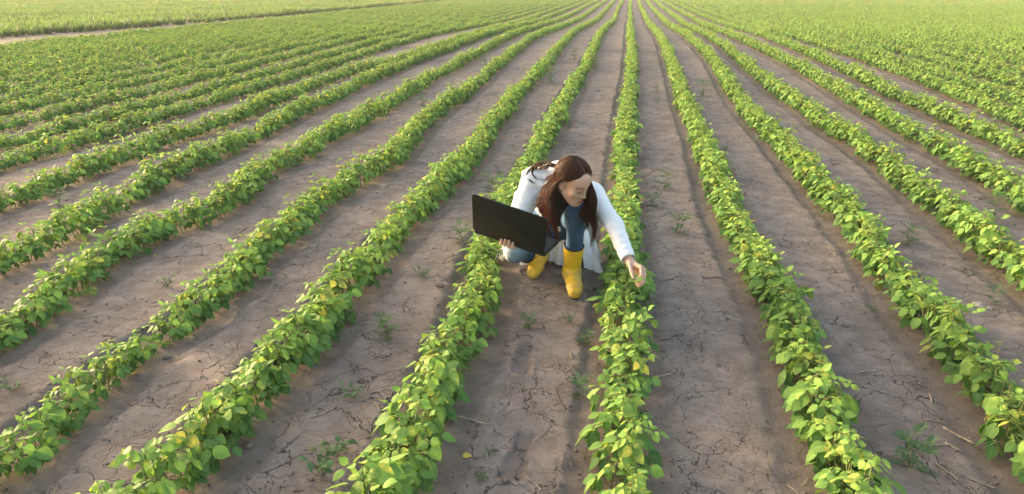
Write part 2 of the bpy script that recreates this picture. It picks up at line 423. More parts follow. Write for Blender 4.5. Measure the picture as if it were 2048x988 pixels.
def soy_variant(seed, height=0.27, nodes=7, leafscale=1.0):
    g = np.random.default_rng(seed)
    st, lf = MB(), MB()
    nstem = 3 if height > 0.2 else 1
    for sidx in range(nstem):
        bx = np.array([g.normal(0, .010), (sidx - (nstem - 1) / 2) * .042 + g.normal(0, .008), -0.03])
        lean = np.array([g.normal(0, .12), g.normal(0, .10), 1.0])
        hh = height * g.uniform(0.85, 1.08) - 0.05
        pts = [bx + lean * hh * t + np.array([math.sin(t * 5 + seed) * .006, math.cos(t * 4 + seed) * .006, 0.03 * t]) for t in np.linspace(0, 1, 6)]
        V, Qd, T = tube(pts, np.linspace(.0042, .002, 6), 5); st.add(V, Qd, T)
        az = g.uniform(0, 6.28)
        nn = nodes if sidx == 0 else nodes - int(g.integers(0, 2))
        for k in range(nn):
            t = 0.30 + 0.70 * k / (nn - 1)
            p0 = spline(pts, 40)[min(39, int(t * 39))]
            az += math.pi + g.normal(0, 0.55)
            young = t
            top = k >= nn - 2
            pl = (g.uniform(.075, .125) * (1.0 - 0.30 * t) if not top else g.uniform(.03, .06)) * (height / .27)
            el = g.uniform(0.25, 0.75) if not top else g.uniform(0.7, 1.2)
            a = np.array([math.cos(az), math.sin(az), 0])
            dirp = a * math.cos(el) + np.array([0, 0, math.sin(el)])
            pe = p0 + dirp * pl - np.array([0, 0, 0.012])
            pe[0] = np.clip(pe[0], -.105, .105); pe[1] = np.clip(pe[1], -.12, .12); pe[2] = max(pe[2], .075 * height / .27)
            pm = (p0 + pe) / 2 + np.array([0, 0, .010])
            V, Qd, T = tube(spline([p0, pm, pe], 5), np.linspace(.0018, .0012, 5), 4); st.add(V, Qd, T)
            # three leaflets, hanging outwards
            L = g.uniform(.052, .074) * leafscale * (0.62 if top and k == nn - 1 else (0.85 if top else 1.0))
            droop = g.uniform(0.15, 1.0) if not top else g.uniform(-0.5, 0.55)
            yel = np.clip(g.beta(1.3, 5.0) + (0.20 if t > .7 else 0) + (0.10 if g.random() < .05 else 0), 0, 1)
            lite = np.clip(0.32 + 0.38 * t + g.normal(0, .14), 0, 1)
            for q, (off, rel) in enumerate(((0, 0.018), (1.25, 0), (-1.25, 0))):
                a2 = az + off + g.normal(0, .18)
                dr = droop + g.normal(0, .22)
                ax = np.array([math.cos(a2), math.sin(a2), 0])
                d = ax * math.cos(dr) - np.array([0, 0, math.sin(dr)])
                nn_ = ax * math.sin(dr) + np.array([0, 0, math.cos(dr)])
                sidev = np.cross(d, nn_)
                nn_ = nn_ + sidev * g.normal(0, .35)
                pp = pe + a * rel * math.cos(droop)
                sz = L * (1.08 if q == 0 else 0.94) * g.uniform(.93, 1.07)
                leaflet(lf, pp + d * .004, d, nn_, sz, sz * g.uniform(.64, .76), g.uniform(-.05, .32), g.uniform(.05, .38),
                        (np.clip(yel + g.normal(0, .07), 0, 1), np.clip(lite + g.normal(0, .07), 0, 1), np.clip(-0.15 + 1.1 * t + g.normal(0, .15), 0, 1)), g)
    sm = st.mesh('soybean_stem'); sm.materials.append(M['stem'])
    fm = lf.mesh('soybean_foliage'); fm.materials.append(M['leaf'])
    return sm, fm

VAR = [soy_variant(100 + k, 0.25 + 0.05 * ((k * 37) % 10) / 10) for k in range(11)]
SMALL = [soy_variant(300 + k, 0.15, 4, 0.85) for k in range(3)]

ROW_DESC = {0: 'row touched by her hand', 1: 'first row right of her hand', 2: 'second row right of her hand', 3: 'third row right of her hand',
 4: 'fourth row right of her hand', 5: 'fifth row right of her hand', -1: 'row at her kneeling leg', -2: 'first row left of the laptop',
 -3: 'second row left of the laptop', -4: 'third row left of the laptop', -5: 'fourth row left of the laptop', -6: 'fifth row left of the laptop'}

# places along the rows
PL = []                                                   # x, y, row, scale, small
for i in RI:
    y = 0.9 + rng.uniform(0, .1)
    while y < 118:
        x = float(rowx(i, y))
        ang = math.degrees(math.atan2(x, y)) + 9.23
        near = math.hypot(x, y) < 6
        step = 0.098 if y < 30 else (0.14 if y < 55 else 0.24)
        if abs(ang) < 45 or near:
            s = 1.0 + 0.07 * math.sin(y * 1.9 + i * 1.7) + rng.normal(0, .07)
            small = False
            keep = True
            if i <= -3 and y < 5.2:
                s *= 0.95
            if i == -5 and y < 5.2 and rng.random() < 0.18: small = True
            if i == -3 and y < 3.4:
                if 2.66 < y < 2.76: small = True
                s *= 0.95
            if rng.random() < 0.008: keep = False
            if y > 30: s *= 1.06
            if keep:
                PL.append((x + rng.normal(0, .022), y, i, float(np.clip(s, .6, 1.3)), small, step))
        y += step * rng.uniform(.8, 1.2)
XY = np.array([(p[0], p[1]) for p in PL])
PZ, _ = ground(XY[:, 0], XY[:, 1], False)
u_, v_, dep = proj(np.column_stack([XY, PZ + 0.15]))
inview = (u_ > -40) & (u_ < 2088) & (v_ > -40) & (v_ < 1060) & (dep > 0)
score = np.where(inview, dep, 1e6 + dep)
order = np.argsort(score)
NIND = 296
ind = set(order[:NIND].tolist())
far_xyz, far_rot, far_scl, far_idx = [], [], [], []
made = {}
for n, (x, y, i, s, small, step) in enumerate(PL):
    rz = rng.normal(0, .25) + math.pi * int(rng.integers(0, 2)); tilt = (rng.normal(0, .05), rng.normal(0, .05))
    if n in ind:
        vi = rng.integers(0, len(SMALL)) if small else rng.integers(0, len(VAR))
        sm, fm = (SMALL if small else VAR)[vi]
        root = empty('soybean_plant', (x, y, PZ[n] - .004), rz)
        root.rotation_euler = (tilt[0], tilt[1], rz); root.scale = (s * .86, s, s * .95)
        link('stem', sm, None, root); link('foliage', fm, None, root)
        rd = ROW_DESC.get(i, 'a row at the edge of the field')
        zone = 'nearest stretch' if v_[n] > 760 else ('stretch beside her boots' if v_[n] > 470 else 'stretch level with her head')
        size = 'small soybean seedling' if small else 'soybean plant'
        tag(root, f'{size} in {rd}, {zone}', 'soybean plant', f'{"seedlings" if small else "soybean plants"} in {rd}, {zone}')
    else:
        far_xyz.append((x, y, PZ[n] - .004)); far_rot.append((tilt[0], tilt[1], rz))
        if step > 0.2: s *= 1.22
        far_scl.append((s * float(np.interp(y, [6, 9, 16, 30], [.88, .80, .66, .56])) * (1 if i > -7 else .86), s, s * (float(np.interp(y, [6, 20], [.98, .90])) if i > -7 else .84))); far_idx.append(rng.integers(0, len(VAR)))

def scatter(name, xyz, rot, scl, idx, variants, label, cat):
    """ONE object: points that carry the plant meshes of a mass nobody could count"""
    me = bpy.data.meshes.new(name + '_points')
    xyz = np.asarray(xyz, np.float32)
    me.vertices.add(len(xyz)); me.vertices.foreach_set('co', xyz.ravel())
    for k, a in (('rot', rot), ('scl', scl)):
        at = me.attributes.new(k, 'FLOAT_VECTOR', 'POINT'); at.data.foreach_set('vector', np.asarray(a, np.float32).ravel())
    at = me.attributes.new('idx', 'INT', 'POINT'); at.data.foreach_set('value', np.asarray(idx, np.int32))
    o = link(name, me)
    ng = bpy.data.node_groups.new(name + '_nodes', 'GeometryNodeTree')
    ng.interface.new_socket('Geometry', in_out='INPUT', socket_type='NodeSocketGeometry')
    ng.interface.new_socket('Geometry', in_out='OUTPUT', socket_type='NodeSocketGeometry')
    gi = ng.nodes.new('NodeGroupInput'); go = ng.nodes.new('NodeGroupOutput')
    jn = ng.nodes.new('GeometryNodeJoinGeometry')
    for var in variants:
        src = []
        for ob in var:
            oi = ng.nodes.new('GeometryNodeObjectInfo'); oi.inputs['Object'].default_value = ob
            oi.transform_space = 'ORIGINAL'; src.append(oi.outputs['Geometry'])
        if len(src) > 1:
            j2 = ng.nodes.new('GeometryNodeJoinGeometry')
            for q in src: ng.links.new(q, j2.inputs[0])
            q = j2.outputs[0]
        else: q = src[0]
        g2 = ng.nodes.new('GeometryNodeGeometryToInstance'); ng.links.new(q, g2.inputs[0])
        ng.links.new(g2.outputs[0], jn.inputs[0])
    ip = ng.nodes.new('GeometryNodeInstanceOnPoints')
    ng.links.new(gi.outputs[0], ip.inputs['Points']); ng.links.new(jn.outputs[0], ip.inputs['Instance'])
    ip.inputs['Pick Instance'].default_value = True
    def na(nm, ty):
        a = ng.nodes.new('GeometryNodeInputNamedAttribute'); a.data_type = ty; a.inputs[0].default_value = nm
        return [s for s in a.outputs if s.enabled and s.name == 'Attribute'][0]
    ng.links.new(na('idx', 'INT'), ip.inputs['Instance Index'])
    ng.links.new(na('rot', 'FLOAT_VECTOR'), ip.inputs['Rotation'])
    ng.links.new(na('scl', 'FLOAT_VECTOR'), ip.inputs['Scale'])
    ng.links.new(ip.outputs[0], go.inputs[0])
    md = o.modifiers.new('plants', 'NODES'); md.node_group = ng
    tag(o, label, cat, kind='stuff')
    return o

# sources of the mass: the parts of individual plants that stand in the scene
src = {}
for o in list(COL.objects):
    if o.type == 'MESH' and o.name.split('.')[0] in ('stem', 'foliage') and o.parent:
        src.setdefault(o.data.name, o)
pairs = []
for sm, fm in VAR:
    if sm.name in src and fm.name in src: pairs.append((src[sm.name], src[fm.name]))
far_idx = np.array(far_idx) % len(pairs)
scatter('soybean_rows', far_xyz, far_rot, far_scl, far_idx, pairs, 'rows of green soybean plants running away to the far end of the field', 'soybean crop')

# ------------------------------------------------------------------ the neighbouring crop beyond the dirt strip at the left
def clump_variant(seed):
    g = np.random.default_rng(seed); mb = MB()
    for k in range(22):
        a = g.uniform(0, 6.28); r0 = g.uniform(0, .16); h = g.uniform(.30, .56); lean = g.uniform(.1, .75)
        p0 = np.array([math.cos(a) * r0, math.sin(a) * r0, -.02]); a2 = a + g.normal(0, .8)
        d = np.array([math.cos(a2), math.sin(a2), 0])
        P = np.array([p0 + d * lean * h * t ** 1.7 + np.array([0, 0, h * (t - .35 * lean * t * t)]) for t in np.linspace(0, 1, 5)])
        s = nrm(np.cross(d, (0, 0, 1))); w = g.uniform(.014, .034) * np.array([.5, .9, 1, .7, .08])
        V = np.concatenate([P + s * w[:, None], P - s * w[:, None]])
        Qd = [[i, i + 1, 6 + i, 5 + i] for i in range(4)]
        tt = np.tile(np.linspace(0, 1, 5), 2)
        tint = np.stack([np.full(10, g.beta(1.2, 4)) * tt, .15 + .55 * tt, .9 * tt ** 1.5], 1)  # darker towards the base: shade low in the crop painted into the tint
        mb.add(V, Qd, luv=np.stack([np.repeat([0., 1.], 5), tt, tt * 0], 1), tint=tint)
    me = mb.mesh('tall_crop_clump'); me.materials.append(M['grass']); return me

gxyz, grot, gscl, gidx = [], [], [], []
def edge0(y): return float(np.interp(y, [10, 22, 33, 75, 115], [-22.0, -20.7, -19.4, -18.8, -18.6]))
for y in np.arange(10, 112, 0.36):
    xx = edge0(y) - 0.05
    while xx > -112:
        x = xx + rng.normal(0, .09); yy = y + rng.normal(0, .14)
        ang = math.degrees(math.atan2(x, yy)) + 9.23
        if abs(ang) < 46:
            gxyz.append((x, yy, 0.03)); grot.append((rng.normal(0, .1), rng.normal(0, .1), rng.uniform(0, 6.28)))
            s = 0.85 + 0.22 * math.sin(x * .7 + 1.3 * math.sin(yy * .31)) * math.sin(yy * .43) + rng.normal(0, .1)
            s = max(.45, s) * .8 * (1.0 if abs(yy) < 60 else 1.15); gscl.append((s, s, s)); gidx.append(int(rng.integers(0, 5)))
        xx -= 0.36 * (1 if y < 60 else 1.4)
CL = []
for k in range(5):
    me = clump_variant(700 + k)
    y = 24.0 + 1.7 * k; x = edge0(y) + 0.12 + 0.05 * k
    o = link('grass_tuft', me); o.location = (x, y, 0.02); o.rotation_euler = (0, 0, k * 1.1); CL.append(o)
    tag(o, 'green grass tuft at the edge of the neighbouring crop beside the dirt strip', 'grass tuft', 'grass tufts at the dirt strip')
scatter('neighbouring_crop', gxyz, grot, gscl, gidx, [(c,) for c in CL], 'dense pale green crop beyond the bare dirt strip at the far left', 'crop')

# ------------------------------------------------------------------ signed-distance modelling (continuous bodies and clothes)
class SDF:
    def __init__(s, lo, hi, h):
        s.lo = np.array(lo, float); s.h = h
        s.n = np.ceil((np.array(hi) - s.lo) / h).astype(int) + 1
        s.f = np.full(s.n, 0.5, np.float32)
    def _box(s, lo, hi):
        a = np.clip(np.floor((np.array(lo) - s.lo) / s.h).astype(int), 0, s.n)
        b = np.clip(np.ceil((np.array(hi) - s.lo) / s.h).astype(int) + 1, 0, s.n)
        sl = tuple(slice(i, j) for i, j in zip(a, b))
        ax = [s.lo[k] + s.h * np.arange(a[k], b[k]) for k in range(3)]
        return sl, np.stack(np.meshgrid(*ax, indexing='ij'), -1)
    def put(s, fn, lo, hi, k=0.01, op='add'):
        pad = max(2 * k, 0.012) + 2 * s.h
        sl, P = s._box(np.array(lo) - pad, np.array(hi) + pad)
        if P.size == 0: return
        d = fn(P).astype(np.float32); f = s.f[sl]
        if op == 'add':
            hh = np.maximum(k - np.abs(f - d), 0) / max(k, 1e-6)
            s.f[sl] = np.minimum(f, d) - hh * hh * k / 4
        else:
            d = -d; hh = np.maximum(k - np.abs(f - d), 0) / max(k, 1e-6)
            s.f[sl] = np.maximum(f, d) + hh * hh * k / 4
    def cone(s, a, b, ra, rb, k=0.012, op='add'):
        a = np.array(a, float); b = np.array(b, float); ba = b - a; L = ba @ ba + 1e-12
        def fn(P):
            t = np.clip(((P - a) @ ba) / L, 0, 1)
            return np.linalg.norm(P - a - t[..., None] * ba, axis=-1) - (ra + (rb - ra) * t)
        r = max(ra, rb); s.put(fn, np.minimum(a, b) - r, np.maximum(a, b) + r, k, op)
    def ell(s, c, rad, F=None, k=0.012, op='add'):
        c = np.array(c, float); rad = np.array(rad, float); F = np.eye(3) if F is None else F   # rows of F: axes
        def fn(P):
            q = (P - c) @ F.T; k0 = np.linalg.norm(q / rad, axis=-1); k1 = np.linalg.norm(q / rad ** 2, axis=-1)
            return k0 * (k0 - 1) / (k1 + 1e-9)
        r = rad.max(); s.put(fn, c - r, c + r, k, op)
    def plane(s, c, n, k=0.004, rad=None):
        """cut away the side n points to (within rad of c)"""
        c = np.array(c, float); n = nrm(n)
        def fn(P):
            d = -((P - c) @ n)
            if rad is not None: d = np.maximum(d, np.linalg.norm(P - c, axis=-1) - rad)
            return d
        if rad is None: s.put(fn, s.lo, s.lo + s.h * s.n, k, 'sub')
        else: s.put(fn, c - rad, c + rad, k, 'sub')
    def mesh(s, smooth=2):
        f = s.f; ins = f < 0
        nx, ny, nz = f.shape; cs = (nx - 1, ny - 1, nz - 1)
        cnt = np.zeros(cs, np.uint8)
        sh = [(i, j, k) for i in (0, 1) for j in (0, 1) for k in (0, 1)]
        for i, j, k in sh: cnt += ins[i:nx - 1 + i, j:ny - 1 + j, k:nz - 1 + k]
        act = (cnt > 0) & (cnt < 8); C = np.argwhere(act)
        idx = np.full(cs, -1, np.int32); idx[act] = np.arange(len(C))
        val = np.stack([f[C[:, 0] + i, C[:, 1] + j, C[:, 2] + k] for i, j, k in sh], 1)
        acc = np.zeros((len(C), 3)); num = np.zeros(len(C))
        S = np.array(sh, float)
        for a in range(8):
            for b in range(a + 1, 8):
                if abs(S[a] - S[b]).sum() != 1: continue
                m = (val[:, a] < 0) != (val[:, b] < 0)
                t = val[:, a] / (val[:, a] - val[:, b] + 1e-12)
                p = S[a] + t[:, None] * (S[b] - S[a])
                acc[m] += p[m]; num[m] += 1
        V = s.lo + s.h * (C + acc / num[:, None])
        Q = []
        for ax in range(3):
            u, v = (ax + 1) % 3, (ax + 2) % 3
            a = [slice(None)] * 3; b = [slice(None)] * 3
            a[ax] = slice(0, f.shape[ax] - 1); b[ax] = slice(1, f.shape[ax])
            e = np.argwhere(ins[tuple(a)] != ins[tuple(b)])
            e = e[(e[:, u] > 0) & (e[:, v] > 0) & (e[:, u] < cs[u]) & (e[:, v] < cs[v])]
            flip = ins[e[:, 0], e[:, 1], e[:, 2]]
            def at(du, dv):
                g = e.copy(); g[:, u] -= du; g[:, v] -= dv; return idx[g[:, 0], g[:, 1], g[:, 2]]
            q = np.stack([at(1, 1), at(0, 1), at(0, 0), at(1, 0)], 1)
            q[~flip] = q[~flip][:, ::-1]; Q.append(q)
        Q = np.concatenate(Q)
        E = np.concatenate([Q[:, [0, 1]], Q[:, [1, 2]], Q[:, [2, 3]], Q[:, [3, 0]]])
        for it in range(smooth * 2):
            acc = np.zeros_like(V); num = np.zeros(len(V))
            for c in range(3):
                acc[:, c] = np.bincount(E[:, 0], V[E[:, 1], c], len(V)) + np.bincount(E[:, 1], V[E[:, 0], c], len(V))
            num = np.bincount(E[:, 0], minlength=len(V)) + np.bincount(E[:, 1], minlength=len(V))
            V = V + (0.5 if it % 2 == 0 else -0.52) * (acc / num[:, None] - V)
        return V, Q

def vnormals(V, Q):
    n = np.cross(V[Q[:, 2]] - V[Q[:, 0]], V[Q[:, 3]] - V[Q[:, 1]])
    o = np.zeros_like(V)
    for c in range(4):
        for k in range(3): o[:, k] += np.bincount(Q[:, c], n[:, k], len(V))
    return o / (np.linalg.norm(o, axis=1)[:, None] + 1e-12)

def A3(*p): return np.array(p, float)

# ------------------------------------------------------------------ the laptop (its pose also places the hand that holds it)
LAP_L, LAP_R = at_y(947, 458, 3.30), at_y(1090, 508, 3.22)
lap_h = nrm(LAP_R - LAP_L)                                # along the hinge, to the viewer's right
_b0 = nrm(np.cross((0, 0, 1), lap_h)); _n0 = np.cross(lap_h, _b0)
lap_b = math.cos(R(-4)) * _b0 + math.sin(R(-4)) * _n0     # from the hinge towards the woman
lap_n = np.cross(lap_h, lap_b)                            # up from the keyboard
lap_u = math.cos(R(120)) * lap_b + math.sin(R(120)) * lap_n
LAPW, LAPD = float(np.linalg.norm(LAP_R - LAP_L)), 0.265

# ------------------------------------------------------------------ joints of the woman (metres, world)
GZ0 = gz(-.3, 3.85)
J = dict(
 pelvis=A3(-.365, 4.14, .33), spine=A3(-.35, 4.04, .50), chest=A3(-.325, 3.88, .615), neck=A3(-.295, 3.80, .695),
 lsh=A3(-.150, 3.74, .618), rsh=A3(-.485, 3.85, .655),
 lel=at_y(1229, 452, 3.55), lwr=at_y(1257, 519, 3.37),
 rel=A3(-.575, 3.74, .44), rwr=A3(-.56, 3.47, .425),
 lhip=A3(-.275, 4.10, .33), lkn=A3(-.228, 3.685, .515), lan=A3(-.252, 3.785, .115),
 rhip=A3(-.455, 4.13, .31), rkn=A3(-.592, 3.74, .245), ran=A3(-.475, 3.965, .135))
HO = A3(-.246, 3.575, .736)                               # centre of the head
yaw, pit, rol = R(47), R(-27), R(8)
tocam = nrm(A3(-HO[0], -HO[1], 0)); side0 = A3(-tocam[1], tocam[0], 0)          # side0: viewer's right
hf = nrm((tocam * math.cos(yaw) + side0 * math.sin(yaw)) * math.cos(pit) + A3(0, 0, math.sin(pit)))
hu = nrm(A3(0, 0, 1) - hf[2] * hf); hr = np.cross(hf, hu)                        # hr: her right
hu, hr = math.cos(rol) * hu + math.sin(rol) * hr, math.cos(rol) * hr - math.sin(rol) * hu
HF = np.stack([hr, hf, hu])                               # rows: her right, forward, up
def hw(*p): return HO + np.array(p) @ HF                  # head-local to world
HS = 1.0

person = empty('person', (-.36, 3.95, GZ0))
tag(person, 'crouching dark haired woman in white coat, jeans and yellow boots, holding a laptop', 'person')
def part(name, me, mat, parent=person):
    o = link(name, me, mat, parent)
    if parent is person: o.matrix_parent_inverse = Matrix.Translation(Vector((.36, -3.95, -GZ0)))
    return o

# ---- body: one continuous surface
S = SDF((-.82, 3.12, 0.0), (.24, 4.36, .93), 0.0034)
def hcone(a, b, ra, rb, k=.01, op='add'): S.cone(hw(*a), hw(*b), ra, rb, k, op)
def hell(c, r, k=.01, op='add'): S.ell(hw(*c), r, HF, k, op)
hell((0, -.014, .035), (.074, .092, .088))
hell((0, .030, -.040), (.058, .062, .078), .03)
hell((0, .045, .045), (.058, .045, .05), .03)
hcone((0, .072, -.100), (0, .066, -.092), .020, .026, .025)            # chin
for s_ in (-1, 1):
    hcone((s_ * .050, .010, -.050), (s_ * .022, .062, -.094), .020, .020, .03)   # jaw
    hell((s_ * .044, .062, -.020), (.019, .018, .018), .03)                     # cheek
    hcone((s_ * .012, .086, .022), (s_ * .046, .070, .022), .008, .008, .014)    # brow ridge
    hell((s_ * .031, .098, .002), (.016, .013, .010), .012, 'sub')
    hell((s_ * .031, .0765, .002), (.0125, .0135, .0125), .003)                  # eyeball
    hcone((s_ * .019, .0885, .0045), (s_ * .043, .080, .0040), .0050, .0044, .004)   # upper lid
    hcone((s_ * .020, .0885, -.0075), (s_ * .042, .080, -.0065), .003, .003, .003)   # lower lid
    hell((s_ * .076, -.008, -.008), (.010, .019, .031), .006)                    # ear
    hell((s_ * .081, -.004, -.006), (.006, .010, .018), .004, 'sub')
    hell((s_ * .0095, .097, -.033), (.0068, .008, .0058), .006)                   # nostril wing
    hell((s_ * .006, .100, -.0395), (.0028, .004, .0024), .002, 'sub')
hcone((0, .089, .012), (0, .107, -.027), .0066, .0078, .012)           # nose
hcone((0, .107, -.027), (0, .106, -.031), .0080, .0078, .006)
hcone((-.017, .085, -.0685), (0, .0945, -.0625), .0048, .0062, .006)
hcone((.017, .085, -.0685), (0, .0945, -.0625), .0048, .0062, .006)
hcone((-.014, .086, -.0755), (.014, .086, -.0755), .0055, .0055, .006)
hcone((0, .0905, -.0765), (0, .0905, -.0755), .0065, .0065, .006)
hcone((-.016, .0955, -.0695), (.016, .0955, -.0695), .0022, .0022, .002, 'sub')
S.cone(hw(0, -.03, -.06), J['neck'] + A3(.0, .02, -.01), .052, .060, .03)
S.cone(J['neck'], J['chest'], .07, .115, .05)
S.cone(J['chest'], J['spine'], .12, .115, .05); S.cone(J['spine'], J['pelvis'], .115, .135, .06)
S.cone(J['lsh'], J['rsh'], .055, .055, .05)
for a in 'lr':
    S.cone(J[a + 'sh'], J[a + 'el'], .047, .038, .03); S.cone(J[a + 'el'], J[a + 'wr'], .037, .024, .02)
    S.cone(J[a + 'hip'], J[a + 'kn'], .085, .055, .04); S.cone(J[a + 'kn'], J[a + 'an'], .052, .036, .03)
S.cone(J['lan'], A3(-.228, 3.66, .075), .034, .026, .03); S.cone(J['ran'], A3(-.485, 3.92, .075), .034, .026, .03)
# left hand: pinching a leaf
def lh(px, py, y): return at_y(px, py, y)
W0 = J['lwr']
kn = [lh(1283, 535, 3.285), lh(1287.5, 541, 3.297), lh(1288.5, 548, 3.315), lh(1286, 554.5, 3.335)]
pip = [lh(1282.5, 551, 3.250), lh(1287, 557, 3.263), lh(1288, 563.5, 3.285), lh(1285, 568, 3.312)]
tip = [lh(1269.5, 558, 3.249), lh(1270, 563, 3.260), lh(1272.5, 567, 3.282), lh(1274, 571, 3.305)]
S.cone(W0, lh(1262, 526, 3.352), .0235, .024, .01)
for k_ in range(4):
    S.cone(lh(1262, 526 + 2 * k_, 3.345 + .004 * k_), kn[k_], .0155, .0115, .014)
    rr = (.0082, .0085, .0080, .0070)[k_]
    S.cone(kn[k_], pip[k_], rr * 1.12, rr, .004)
    mid_ = pip[k_] * .48 + tip[k_] * .52 + A3(0, -.008, -.004)
    S.cone(pip[k_], mid_, rr, rr * .92, .004); S.cone(mid_, tip[k_], rr * .92, rr * .78, .004)
tb = [lh(1260, 528, 3.325), lh(1262.5, 542, 3.280), lh(1266.5, 556, 3.243)]
S.cone(lh(1260, 523, 3.355), tb[0], .016, .0135, .01)
S.cone(tb[0], tb[1], .0118, .0098, .006); S.cone(tb[1], tb[2], .0098, .0076, .004)
# right hand: under the base of the laptop, fingers closing over the hinge edge
def lp(a, b, c): return LAP_L + lap_h * a + lap_b * b + lap_n * c
HA = .205
S.cone(J['rwr'], lp(HA - .01, .10, -.035), .024, .026, .012)
for k_ in range(4):
    a_ = HA - .034 + .0215 * k_
    S.cone(lp(HA - .012 + .008 * k_, .10, -.034), lp(a_, .030, -.0245), .0165, .0120, .012)
    rr = (.0076, .0086, .0090, .0086)[k_]
    f1 = lp(a_, .030, -.0245); f2 = lp(a_ - .001, -.0165, -.0215)
    ext = (.026, .034, .036, .030)[k_]
    f3 = lp(a_ - .003, -.016, 0) - lap_b * .004 + lap_u * (ext - .022)
    S.cone(f1, f2, rr * 1.1, rr, .004); S.cone(f2, f3, rr, rr * .82, .004)
S.cone(lp(HA + .045, .075, -.03), lp(HA + .075, .05, -.019), .014, .0105, .008)
S.cone(lp(HA + .075, .05, -.019), lp(HA + .098, .03, -.016), .0105, .0085, .004)
V, Q = S.mesh(2)
q = (V - HO) @ HF.T
skin = np.tile(A3(.56, .345, .265), (len(V), 1))
skin *= (1 + .05 * wnoise(V, 60, 9))[:, None]
near = np.linalg.norm(q, axis=1) < .2
def paint(mask, col, f=1.0):
    w = (np.clip(mask, 0, 1) * near * f)[:, None]; skin[:] = skin * (1 - w) + np.array(col) * w
ax_ = np.abs(q[:, 0])
def gs(x, s): return np.exp(-(x / s) ** 2)
paint(gs(ax_ - .046, .018) * gs(q[:, 2] + .026, .020) * (q[:, 1] > .03), (.56, .29, .225), .3)          # cheeks
paint(gs(q[:, 0], .012) * gs(q[:, 2] + .03, .014) * (q[:, 1] > .09), (.56, .28, .22), .45)
paint(np.clip(1.35 - np.hypot(q[:, 0] / .0215, (q[:, 2] + .0700 + 9 * ax_ ** 2) / .0125), 0, .5) * 2 * (q[:, 1] > .074), (.47, .15, .14), .95)
brow_z = .0265 + .004 * np.sin((ax_ - .012) / .038 * 2.4)
paint(np.clip(1.5 - np.abs(q[:, 2] - brow_z) / .0036, 0, 1) * (ax_ > .010) * (ax_ < .056) * (q[:, 1] > .04), (.09, .05, .035), .85)
lid = np.clip(1.3 - np.hypot((ax_ - .032) / .0185, (q[:, 2] - .005) / .0085), 0, 1) * (q[:, 1] > .06)
paint(lid, (.22, .115, .09), .65)  # dark shading at the lids, painted into the skin tone
eye = (np.hypot((ax_ - .031) / .0120, (q[:, 2] + .0035) / .0044) < 1) & (q[:, 1] > .06)
paint(eye * 1.0, (.34, .28, .26)); paint((eye & (np.abs(ax_ - .031) < .0052)) * 1.0, (.05, .03, .02))
lash = np.clip(1.6 - np.abs(q[:, 2] + .0008 + 6 * (ax_ - .031) ** 2) / .0028, 0, 1) * (np.abs(ax_ - .033) < .0165) * (q[:, 1] > .06)
paint(lash, (.035, .02, .015), .95)
body_mat, nt, out = mat_new('skin')
pb = N(nt, 'ShaderNodeBsdfPrincipled', {'Base Color': attr(nt, 'tone').outputs['Color'], 'Roughness': .5, 'Specular IOR Level': .35,
                                        'Subsurface Weight': .18, 'Subsurface Radius': (.012, .005, .003), 'Subsurface Scale': .6})
nt.links.new(pb.outputs[0], out.inputs[0])
part('body', mesh_np('woman_body', V, Q, {'tone': skin}), body_mat)

# ---- hair
hm, nt, out = mat_new('brown_hair')
tn = attr(nt, 'tone').outputs['Color']
b_ = N(nt, 'ShaderNodeBsdfPrincipled', {'Base Color': tn, 'Roughness': .48, 'Specular IOR Level': .30})
t_ = N(nt, 'ShaderNodeBsdfTranslucent', {'Color': mixc(nt, 1.0, tn, (6.5, 2.7, 1.2), 'MULTIPLY')})
nt.links.new(N(nt, 'ShaderNodeMixShader', {0: .38, 1: b_.outputs[0], 2: t_.outputs[0]}).outputs[0], out.inputs[0])
hg = np.random.default_rng(77); hb = MB()
HC, HRAD = A3(0, -.016, .034), A3(.0805, .0985, .0955)
def scalp(u, push=0.0):
    u = nrm(u); return hw(*(HC + u * (HRAD + push)))
def slerp(a, b, t):
    a = nrm(a); b = nrm(b); w = math.acos(np.clip(a @ b, -1, 1)); return (math.sin((1 - t) * w) * a + math.sin(t * w) * b) / math.sin(w)
def strand(pts, r, tone, wave=0.0, ph=0.0, wl=9.0, ns=22):
    P = spline(pts, ns); t = np.linspace(0, 1, ns)
    w = wave * np.clip((t - .35) / .65, 0, 1) ** 1.2
    P = P + (np.sin(t * wl + ph) * w)[:, None] * A3(.9, .25, 0) + (np.cos(t * wl * .9 + ph) * w)[:, None] * A3(-.2, .8, 0)
    rr = r * np.clip(np.minimum(1.0, .75 + t) * (1.0 - .85 * np.clip((t - .7) / .3, 0, 1) ** 1.4), .12, 1)
    V, Qd, T = tube(P, rr, 4); hb.add(V, Qd, T, tone=np.array(tone))
def tonef():
    v = hg.uniform(.65, 1.3); return np.array([.050, .0195, .0095]) * v * (1.0 + .2 * hg.random())
def hang(px, py, y): return at_y(px, py, y)
